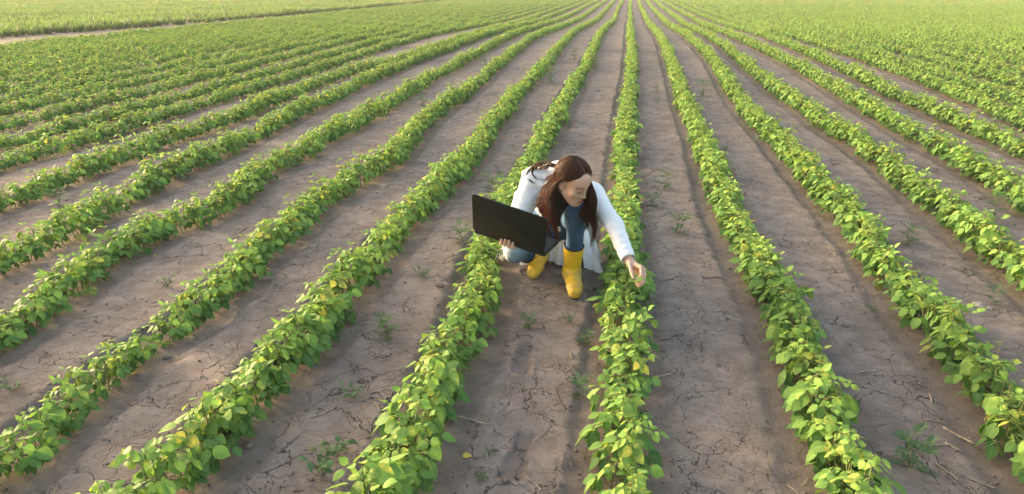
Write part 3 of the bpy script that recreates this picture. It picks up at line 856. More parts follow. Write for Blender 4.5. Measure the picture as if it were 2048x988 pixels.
# her right side (viewer's left): from the parting over the ear, down across the coat front
GR = [  # s, side direction on the head, then points it hangs through
 (0.0, A3(.95, -.02, -.10), [hang(1106, 388, 3.55), hang(1108, 420, 3.54), hang(1119, 462, 3.55), hang(1124, 508, 3.55)]),
 (0.3, A3(.97, -.12, -.20), [hang(1101, 388, 3.58), hang(1098, 420, 3.57), hang(1108, 456, 3.57), hang(1118, 500, 3.57)]),
 (0.6, A3(.95, -.26, -.26), [hang(1098, 386, 3.62), hang(1090, 416, 3.61), hang(1096, 450, 3.60), hang(1108, 492, 3.60)]),
 (0.85, A3(.92, -.40, -.26), [hang(1093, 382, 3.66), hang(1083, 410, 3.64), hang(1086, 440, 3.62), hang(1098, 474, 3.60)]),
 (1.0, A3(.78, -.62, -.18), [hang(1091, 374, 3.71), hang(1077, 398, 3.69), hang(1072, 420, 3.67), hang(1082, 442, 3.65)])]
GL = [  # her left side (viewer's right)
 (0.0, A3(-.90, .42, -.05), [hang(1186, 392, 3.49), hang(1184, 428, 3.53), hang(1190, 466, 3.54), hang(1180, 518, 3.54)]),
 (0.4, A3(-.97, .14, -.22), [hang(1188, 398, 3.53), hang(1180, 430, 3.56), hang(1186, 458, 3.57), hang(1176, 496, 3.57)]),
 (0.75, A3(-.95, -.20, -.30), [hang(1184, 400, 3.58), hang(1172, 428, 3.60), hang(1176, 448, 3.61), hang(1168, 470, 3.61)]),
 (1.0, A3(-.75, -.62, -.25), [hang(1170, 404, 3.60), hang(1160, 428, 3.56), hang(1166, 448, 3.55), hang(1170, 468, 3.55)])]
def guide(G, s):
    ss = [g[0] for g in G]; k = int(np.clip(np.searchsorted(ss, s) - 1, 0, len(G) - 2)); f = (s - ss[k]) / (ss[k + 1] - ss[k])
    sd = G[k][1] * (1 - f) + G[k + 1][1] * f
    return sd, [a * (1 - f) + b * f for a, b in zip(G[k][2], G[k + 1][2])]
for G, sg, nlock, per in ((GR, 1, 17, 90), (GL, -1, 14, 90)):
    for lk in range(nlock):
        ls = (lk + .5) / nlock; lw = hg.uniform(.007, .014); ph = hg.uniform(0, 6.28); wl = hg.uniform(9, 13); cut = hg.uniform(.80, 1.0)
        loff = hg.normal(0, .007, 3); ltone = hg.uniform(.8, 1.2)
        for n_ in range(per):
            s_ = float(np.clip(ls + hg.normal(0, .045), 0, 1)); sh_ = float(np.clip(ls + hg.normal(0, .022), 0, 1))
            al = R(38 + 122 * s_)
            root = A3(sg * hg.uniform(.015, .05), math.cos(al), math.sin(al))
            sd, _ = guide(G, s_); _, hp = guide(G, sh_)
            sd = nrm(sd + hg.normal(0, .03, 3)); push = hg.uniform(0.0, .010)
            pts = [scalp(slerp(root, sd, t), push * (0.4 + .6 * t) + .003 * t) for t in (0, .25, .5, .75, 1.0)]
            j = hg.normal(0, .0055, 3)
            for m_, p_ in enumerate(hp): pts.append(p_ + j * (1.1 - .2 * m_) + loff * m_ * .7)
            P_ = spline(pts, 40)[: int(40 * (cut * hg.uniform(.9, 1.0)))]
            strand(P_, hg.uniform(.0009, .0017), tonef() * ltone, lw, ph + hg.normal(0, .22), wl, 26)
# the back of the head
for n_ in range(700):
    s_ = hg.uniform(-1, 1); al = R(hg.uniform(95, 165))
    root = A3(.1 * s_, math.cos(al), math.sin(al)); sd = nrm(A3(.62 * s_, -.8, -.45 + .1 * hg.normal()))
    pts = [scalp(slerp(root, sd, t), hg.uniform(0, .006)) for t in (0, .33, .66, 1.0)]
    e_ = hang(1095, 358, 3.76) * (.5 + .5 * s_) + hang(1158, 400, 3.72) * (.5 - .5 * s_)
    pts += [e_ + hg.normal(0, .012, 3), e_ + A3(-.01, .0, -.05) + hg.normal(0, .014, 3)]
    strand(pts, hg.uniform(.001, .0018), tonef(), .005, hg.uniform(0, 6), 8, 16)
# flyaway hairs
for n_ in range(70):
    G, sg = ((GR, 1), (GL, -1))[n_ % 2]; s_ = hg.random(); al = R(38 + 122 * s_)
    sd, hp = guide(G, s_); pts = [scalp(slerp(A3(sg * .03, math.cos(al), math.sin(al)), sd, t), .008 + .012 * t) for t in (.3, .65, 1.0)]
    fj = hg.normal(0, .009, 3); pts += [q + fj * (1 + .4 * m_) for m_, q in enumerate(hp[:hg.integers(2, 5)])]
    strand(pts, hg.uniform(.0005, .0008), tonef() * 1.3, .012, hg.uniform(0, 6), 9, 24)
# a curl that lies over the coat's shoulder
for lk in range(4):
    o_ = hg.normal(0, .006, 3); dx, dy = ((0, 0), (-9, 4), (7, 6), (-3, -5))[lk]
    c = [hang(1108 + dx, 336 + dy, 3.74), hang(1090 + dx, 331 + dy, 3.79), hang(1074 + dx, 336 + dy, 3.81), hang(1066 + dx, 350 + dy, 3.795), hang(1074 + dx, 362 + dy, 3.765), hang(1088 + dx, 368 + dy, 3.745)]
    for n_ in range(26):
        j = hg.normal(0, .0042, 3); c2 = [q + j * (1 - .1 * m_) + o_ + A3(0, -.012, .014) for m_, q in enumerate(c)]
        strand(spline(c2, 30)[:hg.integers(20, 30)], hg.uniform(.0009, .0015), tonef(), .003, lk, 8, 22)

# the scalp under the strands, with the pale parting
th_, ph_ = np.meshgrid(np.linspace(0, np.pi, 40), np.linspace(0, 2 * np.pi, 64, endpoint=False), indexing='ij')
U = np.stack([np.sin(th_) * np.cos(ph_), np.sin(th_) * np.sin(ph_), np.cos(th_)], -1).reshape(-1, 3)
capV = HC + U * (HRAD - .0015)
ok = (U[:, 2] > -.30) & ~((U[:, 1] > .30) & (U[:, 2] < .70)) & ~((U[:, 1] > -.06) & (U[:, 2] < .34 + .5 * U[:, 1]))
ii, jj = np.meshgrid(np.arange(39), np.arange(64), indexing='ij')
Qc = np.stack([ii * 64 + jj, (ii + 1) * 64 + jj, (ii + 1) * 64 + (jj + 1) % 64, ii * 64 + (jj + 1) % 64], -1).reshape(-1, 4)
Qc = Qc[ok[Qc].all(1)]
used = np.unique(Qc); rm = np.full(len(U), -1); rm[used] = np.arange(len(used))
ct = np.tile(A3(.028, .013, .008), (len(used), 1))
hb.add(HO + capV[used] @ HF, rm[Qc], tone=ct)
pw = spline([hw(*(HC + nrm(A3(0, math.cos(R(a)), math.sin(R(a)))) * (HRAD + .0005))) for a in np.linspace(44, 112, 9)], 20)
V, Qd, T = tube(pw, np.full(20, .0032), 5); hb.add(V, Qd, T, tone=A3(.30, .19, .15))
part('hair', hb.mesh('woman_hair'), hm)

# ---- dark top under the coat
S = SDF((-.62, 3.62, .16), (.02, 4.35, .76), 0.006)
S.cone(J['neck'] + A3(0, -.005, -.01), J['chest'] + A3(0, -.01, 0), .072, .130, .05); S.cone(J['chest'], J['spine'], .130, .128, .05); S.cone(J['spine'], J['pelvis'], .130, .146, .05)
S.cone(J['lsh'], J['rsh'], .058, .058, .05)
V, Q = S.mesh(2)
part('dark_top', mesh_np('woman_top', V, Q), simple('black_cotton', (.018, .017, .018), .85, .2, bump=.3, bscale=160))

# ---- white coat: back, sleeves, open front; the skirt of it falls to the ground
S = SDF((-.80, 3.28, .12), (.22, 4.42, .80), 0.005)
S.cone(J['neck'] + A3(-.01, .05, -.03), J['chest'] + A3(0, .02, 0), .088, .150, .05)
S.cone(J['chest'] + A3(0, .015, 0), J['spine'] + A3(0, .02, 0), .150, .150, .06)
S.cone(J['spine'] + A3(0, .02, 0), J['pelvis'] + A3(0, .03, .02), .150, .172, .06)
S.cone(J['lsh'], J['rsh'], .066, .076, .06)
lcu = J['lwr'] + (J['lwr'] - J['lel']) * .0
S.cone(J['lsh'], J['lel'], .061, .048, .04); S.cone(J['lel'], lcu + nrm(J['lwr'] - J['lel']) * .05, .047, .042, .03)
S.cone(J['rsh'], J['rel'], .078, .062, .04); S.cone(J['rel'], J['rwr'], .060, .046, .03)
dl = nrm(J['lwr'] - J['lel'])
S.plane(J['lwr'] - dl * .002, dl, .002, .16)
S.cone(J['lwr'] - dl * .014, J['lwr'] + dl * .03, .030, .034, .002, 'sub')
dr_ = nrm(J['rwr'] - J['rel']); S.plane(J['rwr'] - dr_ * .03, dr_, .004, .07)
# open front
fv = nrm(A3(.0, -1, -.55))
c0, c1 = J['neck'] + A3(0, -.10, .02), J['spine'] + A3(0.02, -.16, -.12)
S.cone(c0, c1, .060, .12, .012, 'sub')
S.cone(J['neck'] + A3(.0, -.03, .05), J['neck'] + A3(0, -.06, .12), .055, .07, .01, 'sub')
V, Q = S.mesh(2)
nv = vnormals(V, Q)
# folds: across the elbows and shoulders, finer creases everywhere
def arm_folds(a, b, V, amp):
    d = b - a; L = np.linalg.norm(d); d = d / L; t = ((V - a) @ d) / L
    rad = np.linalg.norm(V - a - (np.clip(t, 0, 1) * L)[:, None] * d, axis=1)
    w = np.clip((.12 - rad) / .05, 0, 1) * np.clip((t + .2) / .2, 0, 1) * np.clip((1.15 - t) / .2, 0, 1)
    return amp * w * np.sin(t * L * 120 + 3 * wnoise(V, 22, 71) + 40 * ((V - a) @ nrm(np.cross(d, (0, .3, 1)))))
def ridge(P, f, sd_): return 1 - np.clip(np.abs(wnoise(P, f, sd_)) * 2.2, 0, 1)
disp = .0045 * wnoise(V * A3(1, 1, .55), 24, 21, 2)
for f_, sd_, am_, st_ in ((15, 23, .0125, A3(1, 1, .5)), (24, 24, .0090, A3(.6, 1, 1)), (38, 25, .0048, A3(1, .7, .8))):
    disp += am_ * (ridge(V * st_, f_, sd_) ** 2 - .25) * np.clip(.55 + .7 * wnoise(V, 9, sd_ + 40), 0, 1.2)
for a, b in (('lsh', 'lel'), ('lel', 'lwr'), ('rsh', 'rel'), ('rel', 'rwr')): disp += arm_folds(J[a], J[b], V, .0016) * np.clip(.2 + wnoise(V, 14, 73), 0, 1.2)
V = V + nv * disp[:, None]
cb = MB(); cb.add(V, Q)
# skirt of the coat: a hanging sheet round the hips, open at the front
def sheet(grid, thick=.003):
    m_, n_ = grid.shape[:2]; Vg = grid.reshape(-1, 3)
    i, j = np.meshgrid(np.arange(m_ - 1), np.arange(n_ - 1), indexing='ij')
    q = np.stack([i * n_ + j, i * n_ + j + 1, (i + 1) * n_ + j + 1, (i + 1) * n_ + j], -1).reshape(-1, 4)
    nn = vnormals(Vg, q); k = len(Vg)
    rim = np.concatenate([np.arange(n_), np.arange(1, m_) * n_ + n_ - 1, (m_ - 1) * n_ + np.arange(n_ - 2, -1, -1), np.arange(m_ - 2, 0, -1) * n_])
    rq = np.stack([rim, np.roll(rim, -1), np.roll(rim, -1) + k, rim + k], 1)
    cb.add(np.vstack([Vg + nn * thick / 2, Vg - nn * thick / 2]), np.vstack([q, q[:, ::-1] + k, rq]))
th = np.linspace(R(-42), R(222), 90); tt = np.linspace(0, 1, 34)
G = np.zeros((len(tt), len(th), 3))
pc = J['pelvis'] + A3(0, .02, .05)
for a_, t in enumerate(tt):
    fl = .165 + .085 * t ** 1.2
    fold = .020 * t * np.sin(th * 9 + .8 * np.sin(th * 3 + t)) + .008 * t * np.sin(th * 23 + 2)
    rad = fl + fold
    zz = pc[2] + .02 - (pc[2] - .015) * t
    G[a_, :, 0] = pc[0] + np.cos(th) * rad * 1.05; G[a_, :, 1] = pc[1] + np.sin(th) * rad * .95
    G[a_, :, 2] = zz + .012 * t * np.sin(th * 5)
sheet(G)
# the left front panel slipping off the thigh down to the soil at her foot
Pt = [J['lhip'] + A3(.085, -.05, .05), J['lhip'] + A3(.13, -.02, -.07), at_z(1190, 512, .14) + A3(0, .03, 0), at_z(1203, 551, .035)]
Pi = [J['lhip'] + A3(.03, .10, .05), J['lhip'] + A3(.06, .14, -.10), at_z(1160, 500, .12) + A3(0, .16, 0), at_z(1176, 530, .03) + A3(-.03, .14, 0)]
a_ = spline(Pt, 30); b_2 = spline(Pi, 30); ss = np.linspace(0, 1, 26)
G = a_[:, None] * (1 - ss[None, :, None]) + b_2[:, None] * ss[None, :, None]
tq = np.linspace(0, 1, 30)[:, None]
G[..., 0] += .016 * tq * np.sin(ss[None] * 13 + 1.5 * tq); G[..., 1] += .012 * tq * np.cos(ss[None] * 13)
sheet(G)
Pa = spline([at_y(1086, 486, 4.02), at_y(1090, 505, 4.02), at_y(1092, 518, 4.03)], 14); Pb = spline([at_y(1136, 480, 3.97), at_y(1137, 510, 3.97), at_y(1136, 537, 3.98)], 14)
ss = np.linspace(0, 1, 22); G = Pa[:, None] * (1 - ss[None, :, None]) + Pb[:, None] * ss[None, :, None]
G[..., 1] += .012 * np.sin(ss[None] * 17 + np.linspace(0, 1, 14)[:, None] * 2)
sheet(G)
# collar: two lapels round the neck
for sg, sh_ in ((1, 'rsh'), (-1, 'lsh')):
    c = J['neck']; o_ = J[sh_]
    top = spline([c + A3(-.0, .085, .02), c + A3(-.075 * sg, .03, .035), c * .55 + o_ * .45 + A3(0, -.085, .02), J['chest'] + A3(-.055 * sg, -.115, .015)], 22)
    out_ = spline([c + A3(-.0, .125, -.015), c + A3(-.125 * sg, .05, -.002), c * .35 + o_ * .65 + A3(0, -.105, -.02), J['chest'] + A3(-.095 * sg, -.115, -.01)], 22)
    ss = np.linspace(0, 1, 8)
    G = top[:, None] * (1 - ss[None, :, None]) + out_[:, None] * ss[None, :, None]
    G[..., 2] += .014 * np.sin(np.pi * ss)[None]
    if sg < 0: G = G[:, ::-1]
    sheet(G, .004)
coat_m = simple('white_cotton', (.80, .81, .85), .8, .25, .03, 20, .06, 300, Sheen_Weight=.15)
part('lab_coat', cb.mesh('woman_coat'), coat_m)

# ---- jeans
S = SDF((-.78, 3.58, .03), (-.05, 4.40, .64), 0.005)
S.cone(J['pelvis'], J['pelvis'] + A3(0, -.02, .10), .150, .130, .05)
S.cone(J['lhip'], J['lkn'], .098, .058, .05); S.cone(J['lkn'], J['lkn'] * .38 + J['lan'] * .62, .057, .047, .04)
S.cone(J['rhip'], J['rkn'], .096, .062, .05); S.cone(J['rkn'], J['rkn'] * .5 + J['ran'] * .5, .062, .050, .04)
V, Q = S.mesh(2); nv = vnormals(V, Q)
dsp = .0030 * wnoise(V, 45, 51, 2) + .006 * (np.clip(1 - np.abs(wnoise(V * A3(1, 1, 1.6), 24, 58)) * 2.2, 0, 1) ** 2 - .25) * np.clip(.5 + wnoise(V, 11, 59), 0, 1)
for kn_ in ('lkn', 'rkn'):
    d_ = np.linalg.norm(V - J[kn_], axis=1); dsp += .004 * np.exp(-(d_ / .13) ** 2) * np.sin(V[:, 2] * 110 + 4.5 * wnoise(V, 18, 52)) * np.clip(.3 + wnoise(V, 20, 57), 0, 1)
V = V + nv * dsp[:, None]
tone = np.tile(A3(.032, .078, .155), (len(V), 1)) * (1 + .22 * wnoise(V, 26, 53, 2))[:, None]
lt = np.exp(-(np.linalg.norm((V - (J['lkn'] * .75 + J['lhip'] * .25 + A3(0, 0, .05))) * A3(1.6, .8, 1), axis=1) / .13) ** 2) * .16
rt = np.exp(-(np.linalg.norm(V - (J['rkn'] + A3(-.01, -.05, .02)), axis=1) / .085) ** 2) * .5
fr = np.clip(1.25 - np.linalg.norm((V - (J['rkn'] + A3(-.065, -.02, .005))) * A3(1, 1, .72), axis=1) / .052 + .25 * wnoise(V, 90, 55), 0, 1)
for w_, c_ in ((lt, (.30, .43, .56)), (rt, (.42, .52, .63)), (np.clip(fr * 1.8, 0, 1), (.76, .72, .70))):
    tone = tone * (1 - w_[:, None]) + np.array(c_) * w_[:, None]
jm, nt, out = mat_new('washed_denim')
tcn = nt.nodes.new('ShaderNodeTexCoord')
nz = N(nt, 'ShaderNodeTexNoise', {'Vector': tcn.outputs['Object'], 'Scale': 420., 'Detail': 2.})
col = mixc(nt, math_(nt, 'MULTIPLY', nz.outputs[0], .5), attr(nt, 'tone').outputs['Color'], (.5, .58, .66), 'OVERLAY')
bp = N(nt, 'ShaderNodeBump', {'Height': nz.outputs[0], 'Strength': .25, 'Distance': .003})
pb = N(nt, 'ShaderNodeBsdfPrincipled', {'Base Color': col, 'Roughness': .85, 'Specular IOR Level': .2, 'Normal': bp.outputs[0]})
nt.links.new(pb.outputs[0], out.inputs[0])
part('jeans', mesh_np('woman_jeans', V, Q, {'tone': tone}), jm)
# frayed threads round the torn knee
fb = MB(); fg = np.random.default_rng(8)
for k_ in range(26):
    a_ = fg.uniform(0, 6.28); c_ = J['rkn'] + A3(-.062, -.03, .0) + .028 * A3(.35 * math.cos(a_), .7 * math.cos(a_), 1.2 * math.sin(a_)) + fg.normal(0, .006, 3)
    V, Qd, T = tube([c_, c_ + A3(-.008, -.006, -.004) + fg.normal(0, .006, 3), c_ + A3(-.014, -.006, -.014) + fg.normal(0, .008, 3)], [.0012, .001, .0006], 3); fb.add(V, Qd, T)
part('torn_threads', fb.mesh('woman_threads'), simple('white_thread', (.72, .70, .68), .9, .1))

# ---- yellow rubber boots
bm_, nt, out = mat_new('yellow_rubber')
tcn = nt.nodes.new('ShaderNodeTexCoord')
z_ = N(nt, 'ShaderNodeSeparateXYZ', {0: tcn.outputs['Object']}).outputs[2]
n1 = N(nt, 'ShaderNodeTexNoise', {'Vector': tcn.outputs['Object'], 'Scale': 22., 'Detail': 6.})
dirt = math_(nt, 'MULTIPLY', sstep(nt, math_(nt, 'ADD', n1.outputs[0], math_(nt, 'MULTIPLY', z_, -1.5)), .22, .56), .62)
col = mixc(nt, dirt, (.72, .44, .022), (.36, .25, .12))
bp = N(nt, 'ShaderNodeBump', {'Height': n1.outputs[0], 'Strength': .12, 'Distance': .01})
pb = N(nt, 'ShaderNodeBsdfPrincipled', {'Base Color': col, 'Roughness': N(nt, 'ShaderNodeMapRange', {0: dirt, 3: .36, 4: .75}).outputs[0], 'Specular IOR Level': .4, 'Normal': bp.outputs[0]})
nt.links.new(pb.outputs[0], out.inputs[0])
sole_m = simple('dark_sole', (.07, .06, .045), .9, .2, .3, 40)
rim_m = simple('navy_rim', (.022, .026, .042), .6, .3)
def boot(top, an, heel, toe, up, lift):
    """top: shaft opening, an: ankle, heel/toe: on the sole plane, up: normal of the sole"""
    up = nrm(up); lo = np.minimum.reduce([top, an, heel, toe]) - .13; hi = np.maximum.reduce([top, an, heel, toe]) + .13
    S = SDF(lo, hi, .0042)
    ball = heel * .32 + toe * .68
    ax = nrm(toe - heel)
    S.cone(an + (an - top) * .02, top, .047, .061, .02)
    S.cone(heel + ax * .035 + up * .045, an, .043, .048, .03)
    S.cone(heel + ax * .035 + up * .040, ball + up * .034, .040, .037, .03)
    S.cone(an + up * -.015 + ax * .005, ball + up * .040, .046, .035, .03)
    sd = np.cross(ax, up)
    S.cone(ball + up * .032 - sd * .008, toe - ax * .036 + up * .032, .038, .035, .02)
    S.cone(ball + up * .030 + sd * .011, toe - ax * .042 + up * .030 + sd * .009, .032, .031, .02)
    S.plane(heel + up * .014, -up, .006, .4)
    S.plane(top, top - an, .004, .2)
    S.cone(an * .3 + top * .7, top + (top - an) * .2, .0455, .0535, .003, 'sub')
    V, Q = S.mesh(2); nv = vnormals(V, Q)
    h = (V - an) @ nrm(top - an)
    V = V + nv * (.0022 * np.exp(-((h - .02) / .05) ** 2) * np.sin(h * 170 + 2 * wnoise(V, 20, 61)) + .0012 * wnoise(V, 18, 62))[:, None]
    ob = part('boot', mesh_np('rubber_boot', V, Q), bm_)
    S = SDF(lo, hi, .0042)
    for o_, r_ in ((sd * 0, 1.0),):
        S.cone(heel + ax * .036 + up * .03, ball + up * .03, .042, .040, .02)
        S.cone(ball + up * .03 - sd * .008, toe - ax * .036 + up * .03, .041, .038, .02)
        S.cone(ball + up * .03 + sd * .014, toe - ax * .042 + up * .03 + sd * .009, .035, .034, .02)
    S.plane(heel + up * .0145, up, .002, .4); S.plane(heel - up * .004, -up, .002, .4)
    V, Q = S.mesh(1); so = part('sole', mesh_np('boot_sole', V, Q), sole_m); so.parent = ob; so.matrix_parent_inverse = Matrix.Identity(4)
    d = nrm(top - an); e1 = nrm(np.cross(d, (0, 1, .2))); e2 = np.cross(d, e1); a = np.linspace(0, 2 * np.pi, 40)
    ring = [top - d * .004 + (e1 * math.cos(x) + e2 * math.sin(x)) * .0570 for x in a]
    V, Qd, T = tube(ring, np.full(40, .0068), 6, False); mb = MB(); mb.add(V, Qd)
    rb = part('rim', mb.mesh('boot_rim'), rim_m); rb.parent = ob; rb.matrix_parent_inverse = Matrix.Identity(4)
    return ob
gl = gz(-.24, 3.78); 
LT = at_z(1153, 597, gl + .012)
boot(J['lkn'] * .42 + J['lan'] * .58 + A3(0, 0, .02), J['lan'], A3(-.262, 3.862, gl + .004), A3(LT[0], LT[1], gl + .002), (0, -.03, 1), 0)
gr = gz(-.5, 3.90); RT = at_z(1066, 556, gr + .012)
boot(J['rkn'] * .52 + J['ran'] * .48, J['ran'], A3(-.465, 4.075, gr + .075), A3(RT[0], RT[1], gr - .004), (0, -.33, .94), 1)

# ------------------------------------------------------------------ laptop
lap = empty('laptop', tuple(LAP_L + lap_h * LAPW / 2))
tag(lap, 'open black laptop held up in her right hand, lid back towards the viewer', 'laptop')
lap.matrix_world = Matrix([[lap_h[0], lap_b[0], lap_n[0], (LAP_L + lap_h * LAPW / 2)[0]], [lap_h[1], lap_b[1], lap_n[1], (LAP_L + lap_h * LAPW / 2)[1]],
                           [lap_h[2], lap_b[2], lap_n[2], (LAP_L + lap_h * LAPW / 2)[2]], [0, 0, 0, 1]])
import bmesh
def rbox(name, size, c, mat, parent, bev=.004, seg=3, rot=None, corner=0.0):
    bm = bmesh.new(); bmesh.ops.create_cube(bm, size=1.0)
    for v in bm.verts: v.co = Vector((v.co.x * size[0], v.co.y * size[1], v.co.z * size[2]))
    if corner:
        ed = [e for e in bm.edges if abs((e.verts[0].co - e.verts[1].co).z) > size[2] * .5]
        bmesh.ops.bevel(bm, geom=ed, offset=corner, segments=4, affect='EDGES', profile=.5)
    bmesh.ops.bevel(bm, geom=list(bm.edges) if not corner else [e for e in bm.edges if abs((e.verts[0].co - e.verts[1].co).z) < 1e-6], offset=bev, segments=seg, affect='EDGES', profile=.5)
    mt = Matrix.Translation(Vector(c)) if rot is None else rot @ Matrix.Translation(Vector(c))
    bmesh.ops.transform(bm, matrix=mt, verts=bm.verts)
    me = bpy.data.meshes.new(name); bm.to_mesh(me); bm.free()
    for p in me.polygons: p.use_smooth = True
    return link(name, me, mat, parent)
blk = simple('matte_black_plastic', (.010, .0095, .009), .5, .35, .15, 15, .05, 400)
keym = simple('dark_key_plastic', (.022, .022, .025), .5, .4)
deckm = simple('dark_keyboard_deck', (.045, .046, .052), .42, .5)
scr = simple('dark_glossy_screen', (.012, .013, .016), .08, .5)
base = rbox('base', (LAPW, LAPD, .018), (0, LAPD / 2 + .006, -.011), blk, lap, .003, 2, None, .012)
rbox('keyboard_deck', (LAPW - .02, LAPD - .03, .001), (0, LAPD / 2 + .008, -.0012), deckm, lap, .0004, 1)
rot = Matrix.Rotation(R(120), 4, 'X')
rbox('lid', (LAPW, LAPD, .008), (0, LAPD / 2 + .002, .004), blk, lap, .002, 2, rot, .012)
rbox('screen', (LAPW - .03, LAPD - .035, .0008), (0, LAPD / 2 + .004, -.0006), scr, lap, .0003, 1, rot)
kb = MB()
for r_ in range(6):
    for c_ in range(17):
        x_ = -LAPW / 2 + .034 + c_ * .0208; y_ = .045 + r_ * .0190
        if r_ == 5 and 4 <= c_ <= 9: continue
        xs, ys, zs = .0088, .0080, .0012
        Vk = np.array([[sx * xs * (1 - .12 * (k > 0)), sy * ys * (1 - .12 * (k > 0)), k * .0014] for k in (0, 1) for sx, sy in ((-1, -1), (1, -1), (1, 1), (-1, 1))]) + A3(x_, y_, -.0006)
        kb.add(Vk, [[4, 5, 6, 7], [0, 1, 5, 4], [1, 2, 6, 5], [2, 3, 7, 6], [3, 0, 4, 7]])
link('keyboard', kb.mesh('laptop_keys', False), keym, lap)
rbox('touchpad', (.10, .062, .0008), (-.02, .215, -.0002), keym, lap, .0003, 1)
for s_ in (-1, 1):
    mb = MB(); V, Qd, T = tube([(s_ * .13 - .028, .001, -.002), (s_ * .13 + .028, .001, -.002)], .0055, 10); mb.add(V, Qd, T)
    link('hinge', mb.mesh('laptop_hinge'), blk, lap)

# the leaf she pinches
g_ = np.random.default_rng(4); mb = MB()
pt = (tip[0] + tb[2]) / 2
V, Qd, T = tube(spline([at_z(1236, 586, .24), at_z(1250, 570, .30), pt], 8), .0018, 4); mb.add(V, Qd, T, luv=A3(.5, .5, 0), tint=A3(.2, .5, .6))
leaflet(mb, pt + A3(-.004, 0, -.004), A3(.75, -.45, .30), A3(-.2, -.6, .8), .062, .042, .25, .12, (.45, .75, .9), g_)
leaflet(mb, pt + A3(-.004, 0, -.004), A3(-.4, -.75, .1), A3(0, -.5, .85), .045, .03, .2, .2, (.5, .8, .9), g_)
tag(link('soybean_leaf', mb.mesh('pinched_leaf'), M['leaf']), 'yellow green leaf pinched between the fingers of her outstretched hand', 'leaf')
# ------------------------------------------------------------------ weeds on the bare soil
def feather_weed(seed, h):
    g = np.random.default_rng(seed); st, lf = MB(), MB()
    for k in range(g.integers(2, 4)):
        a = g.uniform(0, 6.28); top = A3(math.cos(a) * h * .25, math.sin(a) * h * .25, h * g.uniform(.8, 1.05))
        sp_ = spline([A3(0, 0, -.02), top * .5 + A3(0, 0, .01), top], 8)
        V, Qd, T = tube(sp_, np.linspace(.0022, .0012, 8), 4); st.add(V, Qd, T)
        for q in range(7):
            p0 = sp_[min(7, 1 + q)]; az = a + q * 2.4 + g.normal(0, .3); L = h * g.uniform(.38, .6)
            d = A3(math.cos(az), math.sin(az), g.uniform(.05, .7)); d = nrm(d)
            for m_ in range(7):                                    # narrow lobes along a leaf axis
                t = .18 + .82 * m_ / 6; pc_ = p0 + d * L * t - A3(0, 0, .25 * L * t * t)
                for sg in ((-1, 1) if m_ < 6 else (0,)):
                    dd = nrm(d * .8 + sg * nrm(np.cross(d, (0, 0, 1))) * .75 + g.normal(0, .12, 3)); l_ = L * .42 * (1 - .45 * t) * g.uniform(.8, 1.2)
                    s_ = nrm(np.cross(dd, (0, 0, 1))) * l_ * .15
                    V = np.stack([pc_ - s_ * .5, pc_ + s_ * .5, pc_ + dd * l_ * .6 + s_, pc_ + dd * l_, pc_ + dd * l_ * .6 - s_])
                    lf.add(V, None, [[0, 1, 2], [0, 2, 4], [4, 2, 3]], luv=A3(.5, .5, 0), tint=A3(g.beta(1, 5), g.uniform(.3, .7), g.uniform(.2, .9)))
    a_, b_ = st.mesh('weed_stem'), lf.mesh('weed_leaves'); a_.materials.append(M['stem']); b_.materials.append(M['weed']); return a_, b_
def broad_weed(seed, h):
    g = np.random.default_rng(seed); st, lf = MB(), MB()
    for k in range(5):
        a = k * 2.4 + g.normal(0, .3); L = h * g.uniform(.5, .9); e = A3(math.cos(a) * L * .7, math.sin(a) * L * .7, h * g.uniform(.35, .9))
        P = spline([A3(0, 0, -.015), e * .5 + A3(0, 0, .01), e], 6); V, Qd, T = tube(P, np.linspace(.0018, .001, 6), 4); st.add(V, Qd, T)
        for q in range(4):
            a2 = a + g.normal(0, 1.0); d = A3(math.cos(a2), math.sin(a2), g.uniform(-.3, .4))
            leaflet(lf, P[2 + q], d, A3(0, 0, 1) + g.normal(0, .2, 3), h * g.uniform(.25, .42), h * g.uniform(.16, .26), .15, .2, (g.beta(1, 5), g.uniform(.3, .7), g.uniform(.2, .9)), g)
    a_, b_ = st.mesh('weed_stem'), lf.mesh('weed_leaves'); a_.materials.append(M['stem']); b_.materials.append(M['weed']); return a_, b_
FW = [feather_weed(40 + k, .14) for k in range(4)]; BW = [broad_weed(60 + k, .10) for k in range(3)]
